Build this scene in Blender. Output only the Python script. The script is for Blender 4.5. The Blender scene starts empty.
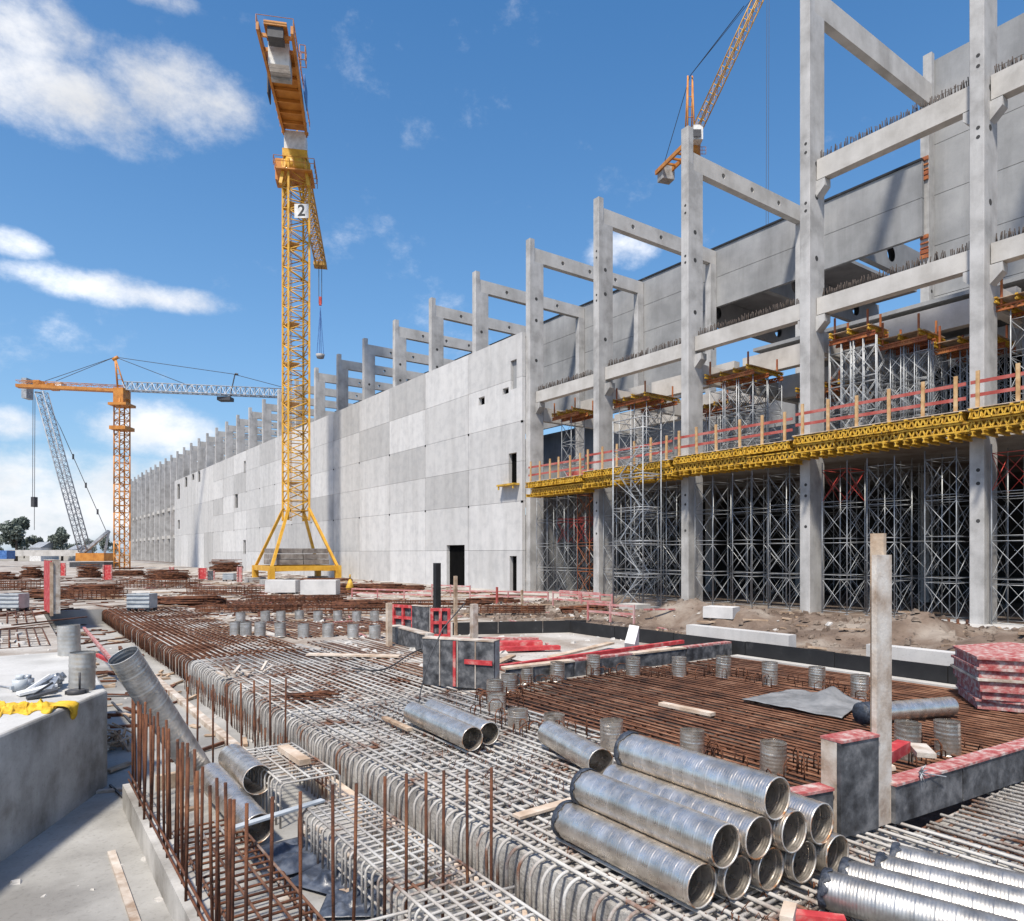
import bpy, math, random
from mathutils import Vector, Matrix, noise
random.seed(7)
S = bpy.context.scene
COL = S.collection
PI = math.pi
R = math.radians
H = 3.0                      # camera height over the top of the near rebar mat
F = 705.0                    # focal length in pixels of a 1024 px wide frame
HZ = 553.0                   # horizon row
C1, S1 = 0.8134, 0.5817      # the facade's bearing; world Y runs along the facade, X into the building
def ray(px, py, Y):          # world point seen at a pixel, Y metres ahead
    X = (px-512)/F*Y
    return Vector((C1*X+S1*Y, -S1*X+C1*Y, H-(py-HZ)/F*Y))
def on(px, py, z=0.0):       # world point seen at a pixel on the level z
    return ray(px, py, F*(H-z)/(py-HZ))
ORD = ('first second third fourth fifth sixth seventh eighth ninth tenth eleventh twelfth thirteenth fourteenth fifteenth '
       'sixteenth seventeenth eighteenth nineteenth twentieth twenty-first twenty-second twenty-third twenty-fourth '
       'twenty-fifth twenty-sixth twenty-seventh twenty-eighth twenty-ninth thirtieth thirty-first thirty-second '
       'thirty-third thirty-fourth thirty-fifth').split()

# ------------------------------------------------------------------ mesh builder
class MB:
    def __init__(s): s.v = []; s.f = []; s.sm = []
    def add(s, vs, fs, smooth=False):
        o = len(s.v); s.v += [tuple(a) for a in vs]
        for f in fs: s.f.append([o+i for i in f]); s.sm.append(smooth)
        return s
    def box(s, x0, x1, y0, y1, z0, z1):
        vs = [(x0,y0,z0),(x1,y0,z0),(x1,y1,z0),(x0,y1,z0),(x0,y0,z1),(x1,y0,z1),(x1,y1,z1),(x0,y1,z1)]
        return s.add(vs, [(0,3,2,1),(4,5,6,7),(0,1,5,4),(1,2,6,5),(2,3,7,6),(3,0,4,7)])
    def bbox(s, x0, x1, y0, y1, z0, z1, b=0.02):           # box with chamfered vertical and top edges
        p = [(x0+b,y0),(x1-b,y0),(x1,y0+b),(x1,y1-b),(x1-b,y1),(x0+b,y1),(x0,y1-b),(x0,y0+b)]
        q = [(x0+b*1.6,y0+b),(x1-b*1.6,y0+b),(x1-b,y0+b*1.6),(x1-b,y1-b*1.6),(x1-b*1.6,y1-b),(x0+b*1.6,y1-b),(x0+b,y1-b*1.6),(x0+b,y0+b*1.6)]
        vs = [(a,c,z0) for a,c in p]+[(a,c,z1-b) for a,c in p]+[(a,c,z1) for a,c in q]
        fs = [tuple(range(7,-1,-1)), tuple(range(16,24))]
        for i in range(8):
            j = (i+1)%8
            fs += [(i,j,8+j,8+i),(8+i,8+j,16+j,16+i)]
        return s.add(vs, fs)
    def obox(s, c, ax, ay, az):                            # centre and three half axes
        c, ax, ay, az = map(Vector, (c, ax, ay, az))
        vs = [c+ax*i+ay*j+az*k for k in (-1,1) for i,j in ((-1,-1),(1,-1),(1,1),(-1,1))]
        return s.add(vs, [(0,3,2,1),(4,5,6,7),(0,1,5,4),(1,2,6,5),(2,3,7,6),(3,0,4,7)])
    def beam(s, p, q, w, h, up=(0,0,1)):                   # rectangular bar p to q
        p, q = Vector(p), Vector(q); d = (q-p); L = d.length; d.normalize()
        u = Vector(up)
        if abs(d.dot(u)) > .98: u = Vector((0,1,0))
        sd = d.cross(u).normalized(); u = sd.cross(d)
        return s.obox((p+q)/2, d*L/2, sd*w/2, u*h/2)
    def bar(s, p, q, r, n=6, r2=None):
        p, q = Vector(p), Vector(q); d = (q-p).normalized()
        a = Vector((0,0,1)) if abs(d.z) < .9 else Vector((1,0,0))
        x = d.cross(a).normalized(); y = d.cross(x); r2 = r if r2 is None else r2
        vs = []
        for c, rr in ((p,r),(q,r2)):
            vs += [c+(x*math.cos(2*PI*i/n)+y*math.sin(2*PI*i/n))*rr for i in range(n)]
        fs = [(i,(i+1)%n,n+(i+1)%n,n+i) for i in range(n)]
        s.add(vs, fs, n > 4)
        o = len(s.v)-2*n
        s.f.append([o+i for i in range(n-1,-1,-1)]); s.sm.append(False)
        s.f.append([o+n+i for i in range(n)]); s.sm.append(False)
        return s
    def path(s, pts, r, n=6):
        pts = [Vector(p) for p in pts]; o = len(s.v); m = len(pts)
        x = None
        for k, p in enumerate(pts):
            d = (pts[min(k+1,m-1)]-pts[max(k-1,0)]).normalized()
            if x is None:
                a = Vector((0,0,1)) if abs(d.z) < .9 else Vector((1,0,0)); x = d.cross(a).normalized()
            else: x = (x-d*x.dot(d)).normalized()
            y = d.cross(x)
            s.v += [tuple(p+(x*math.cos(2*PI*i/n)+y*math.sin(2*PI*i/n))*r) for i in range(n)]
        for k in range(m-1):
            for i in range(n):
                s.f.append([o+k*n+i, o+k*n+(i+1)%n, o+(k+1)*n+(i+1)%n, o+(k+1)*n+i]); s.sm.append(True)
        s.f.append([o+i for i in range(n-1,-1,-1)]); s.sm.append(False)
        s.f.append([o+(m-1)*n+i for i in range(n)]); s.sm.append(False)
        return s
    def prism(s, pts, axis, a, b):                         # polygon in the plane across axis 'x','y','z', from a to b
        n = len(pts)
        def P(t, c): return {'x':(c,t[0],t[1]),'y':(t[0],c,t[1]),'z':(t[0],t[1],c)}[axis]
        vs = [P(t,a) for t in pts]+[P(t,b) for t in pts]
        fs = [tuple(range(n-1,-1,-1)), tuple(range(n,2*n))]+[(i,(i+1)%n,n+(i+1)%n,n+i) for i in range(n)]
        return s.add(vs, fs)
    def build(s, name, m, parent=None, origin=None):
        me = bpy.data.meshes.new(name)
        o3 = Vector(origin) if origin is not None else None
        vs = s.v if o3 is None else [tuple(Vector(p)-o3) for p in s.v]
        me.from_pydata(vs, [], s.f)
        me.polygons.foreach_set('use_smooth', s.sm)
        me.update()
        if m is not None: me.materials.append(m)
        o = bpy.data.objects.new(name, me); COL.objects.link(o)
        if o3 is not None: o.location = o3
        if parent is not None: attach(o, parent)
        return o
def attach(o, p):
    o.parent = p
    if o.get('_w') is None: o.matrix_parent_inverse = Matrix.Translation(-p.location)
def tag(o, label=None, cat=None, group=None, kind=None):
    if label: o['label'] = label
    if cat: o['category'] = cat
    if group: o['group'] = group
    if kind: o['kind'] = kind
    return o
def thing(name, label, cat, loc=(0,0,0), group=None):
    o = bpy.data.objects.new(name, None); COL.objects.link(o); o.location = loc; o.empty_display_size = .2
    return tag(o, label, cat, group)
def put(mesh, name, parent=None, loc=(0,0,0), rot=None, scale=None):   # an object on shared mesh data, placed in the world
    o = bpy.data.objects.new(name, mesh); COL.objects.link(o); o.location = loc
    if rot is not None: o.rotation_euler = rot
    if scale is not None: o.scale = scale
    if parent is not None: attach(o, parent)
    return o
def kids(o): return list(o.children)
def dup(root, loc, label, group=None, rz=None, scale=None):
    r = root.copy(); COL.objects.link(r); r.location = loc; r['label'] = label
    if group: r['group'] = group
    if rz is not None: r.rotation_euler = (0,0,rz)
    if scale is not None: r.scale = scale
    for ch in kids(root):
        c = ch.copy(); COL.objects.link(c); c.parent = r
        for g in kids(ch):
            d = g.copy(); COL.objects.link(d); d.parent = c
    return r

# ------------------------------------------------------------------ materials
def mat(name, cols, scale=1.5, rough=.85, metal=0.0, bump=.0, bscale=40, streak=0, speck=0, pos=False, detail=6,
        stops=(.35,.5,.65), rvar=.0, alpha=None):
    m = bpy.data.materials.new(name); m.use_nodes = True
    nt = m.node_tree; N = nt.nodes; L = nt.links
    b = N['Principled BSDF']; b.inputs['Roughness'].default_value = rough; b.inputs['Metallic'].default_value = metal
    if pos:
        vec = N.new('ShaderNodeNewGeometry').outputs['Position']
    else:
        tc = N.new('ShaderNodeTexCoord'); oi = N.new('ShaderNodeObjectInfo')
        mu = N.new('ShaderNodeMath'); mu.operation = 'MULTIPLY'; mu.inputs[1].default_value = 53
        L.new(oi.outputs['Random'], mu.inputs[0])
        ad = N.new('ShaderNodeVectorMath'); ad.operation = 'ADD'
        L.new(tc.outputs['Object'], ad.inputs[0]); L.new(mu.outputs[0], ad.inputs[1]); vec = ad.outputs[0]
    def nz(sc, det=detail, v=vec, ro=.6):
        n = N.new('ShaderNodeTexNoise'); n.inputs['Scale'].default_value = sc; n.inputs['Detail'].default_value = det
        n.inputs['Roughness'].default_value = ro; L.new(v, n.inputs['Vector']); return n.outputs['Fac']
    n1 = nz(scale)
    cr = N.new('ShaderNodeValToRGB'); L.new(n1, cr.inputs[0])
    el = cr.color_ramp.elements
    while len(el) < len(cols): el.new(.5)
    st = stops if len(stops) == len(cols) else [.3+.4*i/max(1,len(cols)-1) for i in range(len(cols))]
    for e, p, c in zip(el, st, cols): e.position = p; e.color = (*c, 1)
    out = cr.outputs[0]
    def mix(a, fac, c, mode='MULTIPLY', k=1.0):
        mx = N.new('ShaderNodeMix'); mx.data_type = 'RGBA'; mx.blend_type = mode
        if isinstance(fac, float): mx.inputs[0].default_value = fac
        else: L.new(fac, mx.inputs[0])
        L.new(a, mx.inputs[6])
        if isinstance(c, tuple): mx.inputs[7].default_value = (*c, 1)
        else: L.new(c, mx.inputs[7])
        return mx.outputs[2]
    def remap(v, a, bb, c=0.0, d=1.0):
        mr = N.new('ShaderNodeMapRange'); L.new(v, mr.inputs[0])
        for i, x in enumerate((a,bb,c,d)): mr.inputs[i+1].default_value = x
        return mr.outputs[0]
    if streak:
        mp = N.new('ShaderNodeMapping'); mp.inputs['Scale'].default_value = (.8,.8,.09); L.new(vec, mp.inputs[0])
        s_ = nz(1.0, 5, mp.outputs[0], .65)
        out = mix(out, remap(s_, .45, .75, 0, streak), (.45,.44,.43))
    if speck:
        out = mix(out, remap(nz(bscale*1.3, 3), .55, .75, 0, speck), (.35,.33,.31))
    L.new(out, b.inputs['Base Color'])
    if rvar:
        L.new(remap(nz(scale*3), .3, .7, rough-rvar, rough+rvar), b.inputs['Roughness'])
    if bump:
        bp = N.new('ShaderNodeBump'); bp.inputs['Strength'].default_value = bump; bp.inputs['Distance'].default_value = .02
        L.new(nz(bscale, 5), bp.inputs['Height']); L.new(bp.outputs[0], b.inputs['Normal'])
    m['out'] = 1
    return m
M = {}
def g(a, t=0): return (a+.008*t, a, a-.012*t)
M['col'] = mat('column_concrete', [g(.30,.6),g(.41,.6),g(.48,.6)], .9, .9, bump=.2, bscale=25, streak=.6, speck=.25, pos=True)
M['beam'] = mat('beam_concrete', [g(.36,2),g(.44,2),g(.50,2)], .8, .9, bump=.15, bscale=25, streak=.3, speck=.25, pos=True)
for i, a in enumerate((.32,.40,.485,.555,.62)):
    M['pan%d'%i] = mat('panel_concrete_%d'%i, [g(a*.90,.2),g(a,.6),g(a*1.05,.8)], 1.6, .88, bump=.12, bscale=18, streak=.38, speck=.25, pos=True, detail=9)
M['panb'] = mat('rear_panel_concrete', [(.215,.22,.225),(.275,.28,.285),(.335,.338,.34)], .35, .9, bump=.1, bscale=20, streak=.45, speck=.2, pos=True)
M['dark'] = mat('recess_shade_black', [(.003,.003,.003),(.006,.006,.006)], 2, 1.0)  # near black that puts the shade of openings and the deep room into colour
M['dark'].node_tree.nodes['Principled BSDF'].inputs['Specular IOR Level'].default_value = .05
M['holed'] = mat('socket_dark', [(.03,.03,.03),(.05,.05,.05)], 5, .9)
M['slab'] = mat('dusty_concrete', [(.15,.105,.075),(.29,.255,.22),(.44,.42,.39)], .34, .95, bump=.5, bscale=9, speck=.6, pos=True, detail=10, stops=(.32,.47,.62))
M['pit'] = mat('pit_concrete', [(.20,.195,.185),(.285,.28,.265),(.36,.355,.34)], .6, .92, bump=.25, bscale=14, speck=.35, pos=True, detail=9)
M['grav'] = mat('grey_gravelly_concrete', [(.19,.18,.17),(.32,.31,.295),(.45,.44,.42)], 2.2, .97, bump=1.0, bscale=22, speck=.8, pos=True, detail=10)
M['rustbed'] = mat('rust_stained_bed', [(.030,.020,.015),(.060,.040,.030),(.14,.115,.10)], .9, .97, bump=.8, bscale=18, speck=.7, pos=True, detail=9, stops=(.35,.55,.74))
M['dirt'] = mat('bare_earth', [(.085,.058,.042),(.155,.115,.088),(.26,.222,.185)], .5, 1.0, bump=1.0, bscale=7, speck=.5, pos=True, detail=10)
M['far'] = mat('far_field', [(.20,.17,.12),(.28,.25,.20),(.36,.34,.30)], .05, 1.0, bump=.3, bscale=2, pos=True)
M['block'] = mat('block_concrete', [(.20,.185,.165),(.36,.35,.33),(.50,.49,.47)], 1.1, .85, bump=.12, bscale=20, streak=.75, speck=.3, pos=True, detail=9)
M['blocktop_sunlit'] = mat('block_top_sunlit_tone', [(.36,.355,.34),(.44,.435,.42),(.49,.485,.47)], 1.0, .9, bump=.15, bscale=15, speck=.3, pos=True, detail=9)  # sunlight on the block's top is put into this lighter tone
M['rust'] = mat('rusty_rebar', [(.036,.013,.007),(.10,.035,.016),(.175,.068,.030)], 3.5, .9, bump=.5, bscale=60, pos=True)
M['rustl'] = mat('orange_rusty_rebar', [(.06,.026,.015),(.145,.06,.031),(.27,.14,.085)], 1.6, .9, bump=.5, bscale=60, pos=True, stops=(.34,.5,.68))
M['rebar'] = mat('dusted_rebar', [(.16,.075,.045),(.335,.31,.285),(.485,.475,.455)], 1.1, .85, bump=.5, bscale=60, speck=.25, pos=True, stops=(.37,.445,.60), detail=12)
M['rebarmix'] = mat('half_rusty_rebar', [(.10,.040,.022),(.17,.085,.05),(.42,.40,.375)], .55, .88, bump=.5, bscale=50, speck=.2, pos=True, stops=(.38,.50,.60), detail=8)
M['galv'] = mat('galvanised_duct', [(.52,.47,.41),(.68,.62,.55),(.80,.745,.68)], 5, .31, .86, bump=.04, bscale=90, rvar=.1)
M['galvdull'] = mat('dull_galvanised_duct', [(.36,.345,.32),(.48,.465,.44),(.58,.565,.54)], 5, .45, .7, bump=.06, bscale=80, rvar=.1)
M['stubd'] = mat('dark_stub_steel', [(.035,.028,.024),(.07,.05,.04)], 4, .8)
M['galvrust'] = mat('rust_tinged_duct_end', [(.34,.15,.06),(.46,.36,.28),(.58,.56,.53)], 7, .5, .6, stops=(.36,.44,.54))
M['galvb'] = mat('dull_banded_duct', [(.30,.29,.275),(.42,.41,.39),(.52,.51,.49)], 5, .46, .88, bump=.06, bscale=80, rvar=.08)
M['tape'] = mat('blue_black_tape', [(.014,.018,.026),(.03,.038,.055),(.06,.07,.09)], 14, .5, bump=.6, bscale=30)
M['steel'] = mat('scaffold_steel', [(.22,.235,.25),(.33,.345,.36),(.44,.455,.47)], 1.5, .5, .35)
M['orange'] = mat('orange_steel', [(.20,.05,.018),(.31,.09,.025),(.42,.16,.045)], 2, .6)
M['redsteel'] = mat('red_steel', [(.38,.03,.025),(.48,.05,.04),(.55,.10,.08)], 2, .6)
M['yellow'] = mat('yellow_girder_timber', [(.30,.16,.02),(.53,.31,.025),(.63,.39,.05)], 4, .6, bump=.1)
M['crane'] = mat('crane_yellow_paint', [(.46,.23,.02),(.60,.32,.025),(.66,.38,.05)], 1.5, .5, rvar=.1)
M['craneo'] = mat('crane_orange_paint', [(.36,.13,.02),(.46,.18,.025),(.52,.22,.04)], 1.2, .55)
M['craned'] = mat('crane_jib_paint', [(.30,.15,.025),(.40,.21,.03),(.46,.26,.05)], 1.2, .55)
M['white'] = mat('white_paint', [(.48,.475,.46),(.62,.615,.60),(.70,.695,.68)], 2, .65)
M['ballast'] = mat('ballast_concrete', [(.22,.215,.205),(.32,.31,.30),(.40,.39,.38)], 1.5, .9, bump=.2, streak=.4)
M['ballastd'] = mat('dark_ballast', [(.13,.11,.10),(.20,.18,.165),(.28,.26,.24)], 1.5, .9, bump=.2, streak=.4)
M['cable'] = mat('dark_cable', [(.03,.03,.035),(.06,.06,.065)], 3, .6)
M['lat'] = mat('grey_lattice_steel', [(.18,.20,.22),(.28,.30,.33),(.36,.38,.41)], 2, .5)
M['blue'] = mat('blue_paint', [(.03,.09,.26),(.05,.14,.36),(.08,.18,.42)], 2, .5)
M['wood'] = mat('weathered_timber', [(.26,.17,.11),(.40,.29,.20),(.52,.42,.32)], 3, .85, bump=.3, bscale=25, streak=.6, detail=8)
M['woodg'] = mat('grey_dusty_timber', [(.28,.205,.15),(.46,.395,.335),(.58,.54,.49)], 3.0, .9, bump=.3, bscale=25, streak=.6, detail=8)
M['plank'] = mat('pale_plank', [(.36,.26,.18),(.50,.40,.31),(.60,.52,.44)], 2.4, .85, bump=.3, bscale=25, speck=.2, detail=8)
M['post'] = mat('guard_post_timber', [(.36,.21,.09),(.48,.30,.14),(.55,.39,.22)], 3, .8)
M['rail'] = mat('red_guard_rail', [(.28,.045,.035),(.36,.075,.06),(.42,.15,.125)], 1.5, .75)
M['black'] = mat('black_form_ply', [(.018,.019,.022),(.07,.073,.08),(.25,.25,.255)], 4.5, .6, bump=.2, bscale=30, stops=(.34,.5,.78), streak=.3, detail=9, rvar=.12)
M['blackc'] = mat('black_edge_board', [(.008,.008,.009),(.014,.014,.015),(.06,.06,.06)], 2.0, .6, stops=(.4,.6,.8), detail=8)
M['red'] = mat('red_form_paint', [(.32,.02,.025),(.46,.04,.045),(.50,.24,.21)], 4, .7, bump=.2, bscale=30, stops=(.35,.52,.70), detail=9)
M['redpale'] = mat('worn_red_form_edge', [(.29,.045,.045),(.37,.15,.14),(.46,.39,.36)], 8, .85, bump=.3, bscale=30, stops=(.36,.50,.63), detail=9)
M['pink'] = mat('faded_pink_rail', [(.42,.12,.12),(.46,.22,.21),(.50,.36,.34)], 2, .75)
M['cloth'] = mat('yellow_cloth', [(.46,.27,.015),(.62,.38,.02),(.68,.46,.05)], 6, .8, bump=.3, bscale=30)
M['tarp'] = mat('grey_sheet', [(.15,.155,.16),(.205,.21,.215),(.26,.265,.27)], 3, .5, bump=.2, bscale=12)
M['plastic'] = mat('dark_blue_plastic_film', [(.022,.028,.042),(.045,.055,.078),(.10,.115,.145)], 5, .35, bump=.4, bscale=14)
M['bin'] = mat('grey_crate_steel', [(.28,.31,.335),(.38,.41,.435),(.45,.48,.50)], 2, .5)
M['leaf'] = mat('hazed_leaf', [(.08,.10,.085),(.12,.145,.12),(.17,.195,.17)], .6, .8)  # distant haze put into the colour: leaves greyed and lightened
M['bark'] = mat('bark', [(.04,.03,.022),(.08,.06,.045)], 2, .95)
M['tooly'] = mat('worn_tool_steel', [(.16,.18,.21),(.30,.32,.35),(.48,.50,.52)], 6, .45, .6)
M['paper'] = mat('white_plastic', [(.6,.6,.6),(.75,.75,.75)], 3, .5)
M['black2'] = mat('black_lettering', [(.01,.01,.01),(.015,.015,.015)], 3, .6)
M['yellowspot'] = mat('orange_paint_mark', [(.6,.2,.02),(.7,.35,.03),(.7,.4,.05)], 20, .7)
# ------------------------------------------------------------------ ground
VF = 29.5                    # facade plane (front of the columns)
def sm(a, b, x):
    t = max(0, min(1, (x-a)/(b-a))); return t*t*(3-2*t)
def hgt(x, y):
    n = noise.fractal(Vector((x*.35, y*.35, 3.1)), .9, 2.1, 5)
    n2 = noise.noise(Vector((x*1.9, y*1.9, 8)))
    pit = (x < 4.33 and y < 15.9) or (1.45 < x < 4.33 and y < 43.9)
    if pit:
        return -.86+.012*n+.004*n2 if not (1.45 < x and y < 12.2) else -.72+.012*n2
    if x < 1.46 and y < 48: return -.03+.006*n
    if 8.15 < x < 17.4 and 3.9 < y < 13.1: return -.24+.015*n2
    if 4.3 < x < 17.4 and y < 3.91: return -.20+.012*n2
    if 4.3 < x < 8.2 and y < 48: return -.105+.012*n2
    if y < 60 and x < 17.6: return -.04+.010*n+.006*n2
    far = sm(90, 300, max(abs(x), abs(y)))
    if x > 17.5:
        base = -.05+(.30+.05)*sm(23.5, 28.2, x)
        bank = .85*math.exp(-((x-23.8)/2.6)**2)*(0.7+.75*n)*(1-sm(20, 24, y)*.65)
        dip = -.75*math.exp(-((x-27.6)/1.7)**2-((y-27.2)/3.2)**2)
        hgt_ = base+(bank+dip if x < 29.3 else 0)+.05*n*(1 if x < 29 else .3)
        return hgt_*(1-far)+far*.1
    return (.10+.06*n)*(1-far)+far*.1
def zone(x, y):
    if x < 4.322 and (y < 15.9 or x > 1.45) and y < 44: return 1
    if 8.15 < x < 17.45 and 3.9 < y < 13.1: return 3
    if 4.32 < x < 8.2 and y < 24: return 2
    if 4.3 < x < 17.4 and y < 3.9: return 2
    if max(abs(x), abs(y)) > 330: return 5
    if 17.6 < x < 40 and -40 < y < 32: return 4
    if x > 40: return 4
    return 0
def ground():
    def axis(lo, hi, step, extra, outer):
        a = []; t = lo
        while t <= hi+1e-6: a.append(round(t,3)); t += step
        a += extra+outer
        return sorted(set(a))
    xs = axis(-8, 31, .4, [4.32,4.34,1.445,1.465,8.14,8.16,17.39,17.41,17.59,17.61], [-3500,-900,-340,-160,-80,-45,-28,-18,-12,34,38,45,60,90,150,300,340,900,3500])
    ys = axis(0, 62, .45, [3.895,3.915,15.89,15.91,43.89,43.91,12.19,12.21,13.09,13.11], [-3500,-800,-300,-90,-40,-20,-10,-5,-2.5,70,80,95,120,150,190,240,320,345,500,900,3500])
    vs = [(x,y,hgt(x,y)) for y in ys for x in xs]
    n = len(xs); fs = []; mi = []
    for j in range(len(ys)-1):
        for i in range(n-1):
            fs.append((j*n+i, j*n+i+1, (j+1)*n+i+1, (j+1)*n+i))
            mi.append(zone((xs[i]+xs[i+1])/2, (ys[j]+ys[j+1])/2))
    me = bpy.data.meshes.new('ground'); me.from_pydata(vs, [], fs)
    for k in ('slab','pit','grav','rustbed','dirt','far'): me.materials.append(M[k])
    me.polygons.foreach_set('material_index', mi)
    me.update()
    o = bpy.data.objects.new('ground', me); COL.objects.link(o); tag(o, kind='structure')
ground()

# ------------------------------------------------------------------ concrete frame
U0 = 15.4
def ycol(k): return 17.75+7.0*k          # near edge of column k (k = 0 by the right edge of the picture)
# derived from the picture: near corner of column 0 at px 984.5
_p = ray(984.5, 600, F*36.3/(984.5-8)); Y0 = _p.y
def ycol(k): return Y0+7.0*k
CW = .5                                  # column width along the facade
DB = 10.6                                # distance from front of the columns to the rear row
def disc(mb, c, axis, r, n=14, t=.004):
    c = Vector(c); ax = {'x':Vector((1,0,0)),'y':Vector((0,1,0))}[axis]
    return mb.bar(c-ax*t, c+ax*t, r, n)
def DB_(k): return DB+.95 if k <= 1 else DB
def DZ(k, z): return (.42 if z > 15 else .40) if k <= 1 else (.25 if k == 2 else .05)
def column_front(k):
    y0, y1 = ycol(k), ycol(k)+CW; tall = k <= 1
    zb, zt = (27.65, 32.0) if tall else ((23.35, 24.9) if k > 2 else (23.55, 25.8))
    o3 = (VF, y0, .3)
    where = 'beyond the right edge of the picture' if k < 0 else '%s from the right edge of the picture' % ORD[k]
    if k < 0: lab = 'tall grey concrete front column '+where
    elif k < 2: lab = 'tall grey concrete front column running out of frame, '+where
    elif k < 5: lab = 'grey concrete front column with notched top, '+where
    elif k < 22: lab = 'grey concrete column top above the precast wall, '+where
    else: lab = 'grey concrete column of the open far frame, '+where
    root = thing('concrete_column', lab, 'column', o3, 'front row of concrete columns')
    b = MB(); zs = .12 if k < 5 else 1.0
    c = .02
    b.prism([(VF+c,y0),(VF+1.2-c,y0),(VF+1.2,y0+c),(VF+1.2,y1-c),(VF+1.2-c,y1),(VF+c,y1),(VF,y1-c),(VF,y0+c)], 'z', zs, zb)
    b.prism([(VF+c,y0),(VF+.40,y0),(VF+.40,y1),(VF+c,y1),(VF,y1-c),(VF,y0+c)], 'z', zb, zt)
    b.build('shaft', M['col'], root)
    if k <= 4:
        levels = [13.42]+([19.55] if tall else [])
        for z in levels:
            z += DZ(k, z)
            for s in (-1, 1):
                if (k == 4 and s > 0) or (k == 1 and z > 15 and s > 0): continue
                yy = y0 if s < 0 else y1
                pts = [(yy, z), (yy+s*.42, z), (yy+s*.42, z-.32), (yy, z-.72)]
                MB().prism(pts, 'x', VF+.5, VF+.98).build('corbel', M['col'], root)
    if 0 <= k <= 8:
        for z in (19.0, 23.9-3.4, 16.2):
            if k < 5 or z > 18.6:
                disc(MB(), (VF+.55, y0-.002, z+.3*math.sin(k*2.1)), 'y', .12).build('socket_hole', M['holed'], root)
        for z in (21.6, 21.2, 18.9, 18.55, 6.1, 5.6, 4.2):
            if k < 4 and (z > 18 or z < 7):
                disc(MB(), (VF-.002, y0+.2, z), 'x', .07).build('anchor_plate', M['holed'], root)
    return root
for k in range(-1, 33): column_front(k)
def column_rear(k):
    DB = DB_(k)
    y0, y1 = ycol(k)+.02, ycol(k)+CW-.02; tall = k <= 1
    lab = ('slim grey rear column behind the %s front column from the right' % ORD[k]) if k >= 0 else 'slim grey rear column beyond the right edge of the picture'
    root = thing('rear_column', lab, 'column', (VF+DB, y0, .3), 'rear row of concrete columns')
    zt = 30.6 if tall else (23.35 if k > 2 else 23.55)
    b = MB().box(VF+DB, VF+DB+.62, y0, y1, .1, 27.6 if tall else zt)
    if tall: b.box(VF+DB+.30, VF+DB+.62, y0+.002, y1-.002, 27.6, zt)
    b.build('shaft', M['col'], root)
    if 0 <= k <= 4:
        disc(MB(), (VF+DB+.3, y0-.002, 17.4), 'y', .1).build('socket_hole', M['holed'], root)
    if k == 1:
        for z in (19.2, 23.5):
            for j in range(5):
                MB().box(VF+DB-.10, VF+DB-.003, y0+.02, y1-.02, z+j*.27, z+j*.27+(.20 if j in (0,1,4) else .07)).build('formwork_batten', M['orange'], root)
for k in range(-1, 33): column_rear(k)

def side_with_holes(b, x0, x1, z0, z1, y, holes, flip):
    """face across y from x0 to x1 with round holes, plus nothing else"""
    zc = (z0+z1)/2; xs = x0; n = 16
    def quad(a, c):
        f = (0,1,2,3) if not flip else (3,2,1,0)
        b.add([(a,y,z0),(c,y,z0),(c,y,z1),(a,y,z1)], [f])
    for hx, hr in holes:
        hw = (z1-z0)/2
        quad(xs, hx-hw)
        ci = []; sq = []
        for i in range(n):
            t = 2*PI*(i+.5)/n; c, s_ = math.cos(t), math.sin(t); m_ = max(abs(c), abs(s_))
            ci.append((hx+hr*c, y, zc+hr*s_)); sq.append((hx+hw*c/m_, y, zc+hw*s_/m_))
        # corners of the square
        fs = []
        vs = ci+sq+[(hx+hw,y,zc+hw),(hx-hw,y,zc+hw),(hx-hw,y,zc-hw),(hx+hw,y,zc-hw)]
        for i in range(n):
            j = (i+1)%n
            fs.append((i, n+i, n+j, j))
        for q, i in ((0,1),(1,5),(2,9),(3,13)): fs.append((n+i, 2*n+q, n+i+1))
        if flip: fs = [tuple(reversed(f)) for f in fs]
        b.add(vs, fs); xs = hx+hw
    quad(xs, x1)
def roof_beam(k):
    tall = k <= 1
    z0, z1 = (27.66, 28.85) if tall else ((23.36, 24.32) if k > 2 else (23.56, 24.52)); DB = DB_(k)
    yc = ycol(k)+CW/2; w = .21; x0, x1 = VF+.42, VF+DB+(.28 if tall else .62)
    holes = [] if tall else [(VF+3.0, .15), (VF+5.6, .15), (VF+8.2, .15)]
    b = MB()
    side_with_holes(b, x0, x1, z0, z1, yc-w, holes, False)
    side_with_holes(b, x0, x1, z0, z1, yc+w, holes, True)
    ya, yb = yc-w, yc+w
    b.add([(x0,ya,z1),(x1,ya,z1),(x1,yb,z1),(x0,yb,z1)], [(0,1,2,3)])
    b.add([(x0,ya,z0),(x1,ya,z0),(x1,yb,z0),(x0,yb,z0)], [(3,2,1,0)])
    b.add([(x0,ya,z0),(x0,ya,z1),(x0,yb,z1),(x0,yb,z0)], [(0,1,2,3)])
    b.add([(x1,ya,z0),(x1,ya,z1),(x1,yb,z1),(x1,yb,z0)], [(3,2,1,0)])
    n = 16
    for hx, hr in holes:
        zc = (z0+z1)/2
        vs = []
        for y in (ya, yb): vs += [(hx+hr*math.cos(2*PI*(i+.5)/n), y, zc+hr*math.sin(2*PI*(i+.5)/n)) for i in range(n)]
        b.add(vs, [(i, (i+1)%n, n+(i+1)%n, n+i) for i in range(n)])
    o = b.build('roof_beam', M['beam'], None, (x0, yc, z0))
    if k < 0: lab = 'grey precast roof beam beyond the right edge of the picture'
    elif tall: lab = 'plain heavy roof beam high on the %s front column from the right' % ORD[k]
    else: lab = 'grey roof beam with round holes on the %s front column from the right' % ORD[k]
    tag(o, lab, 'beam', 'precast roof beams')
for k in range(-1, 33): roof_beam(k)

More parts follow.
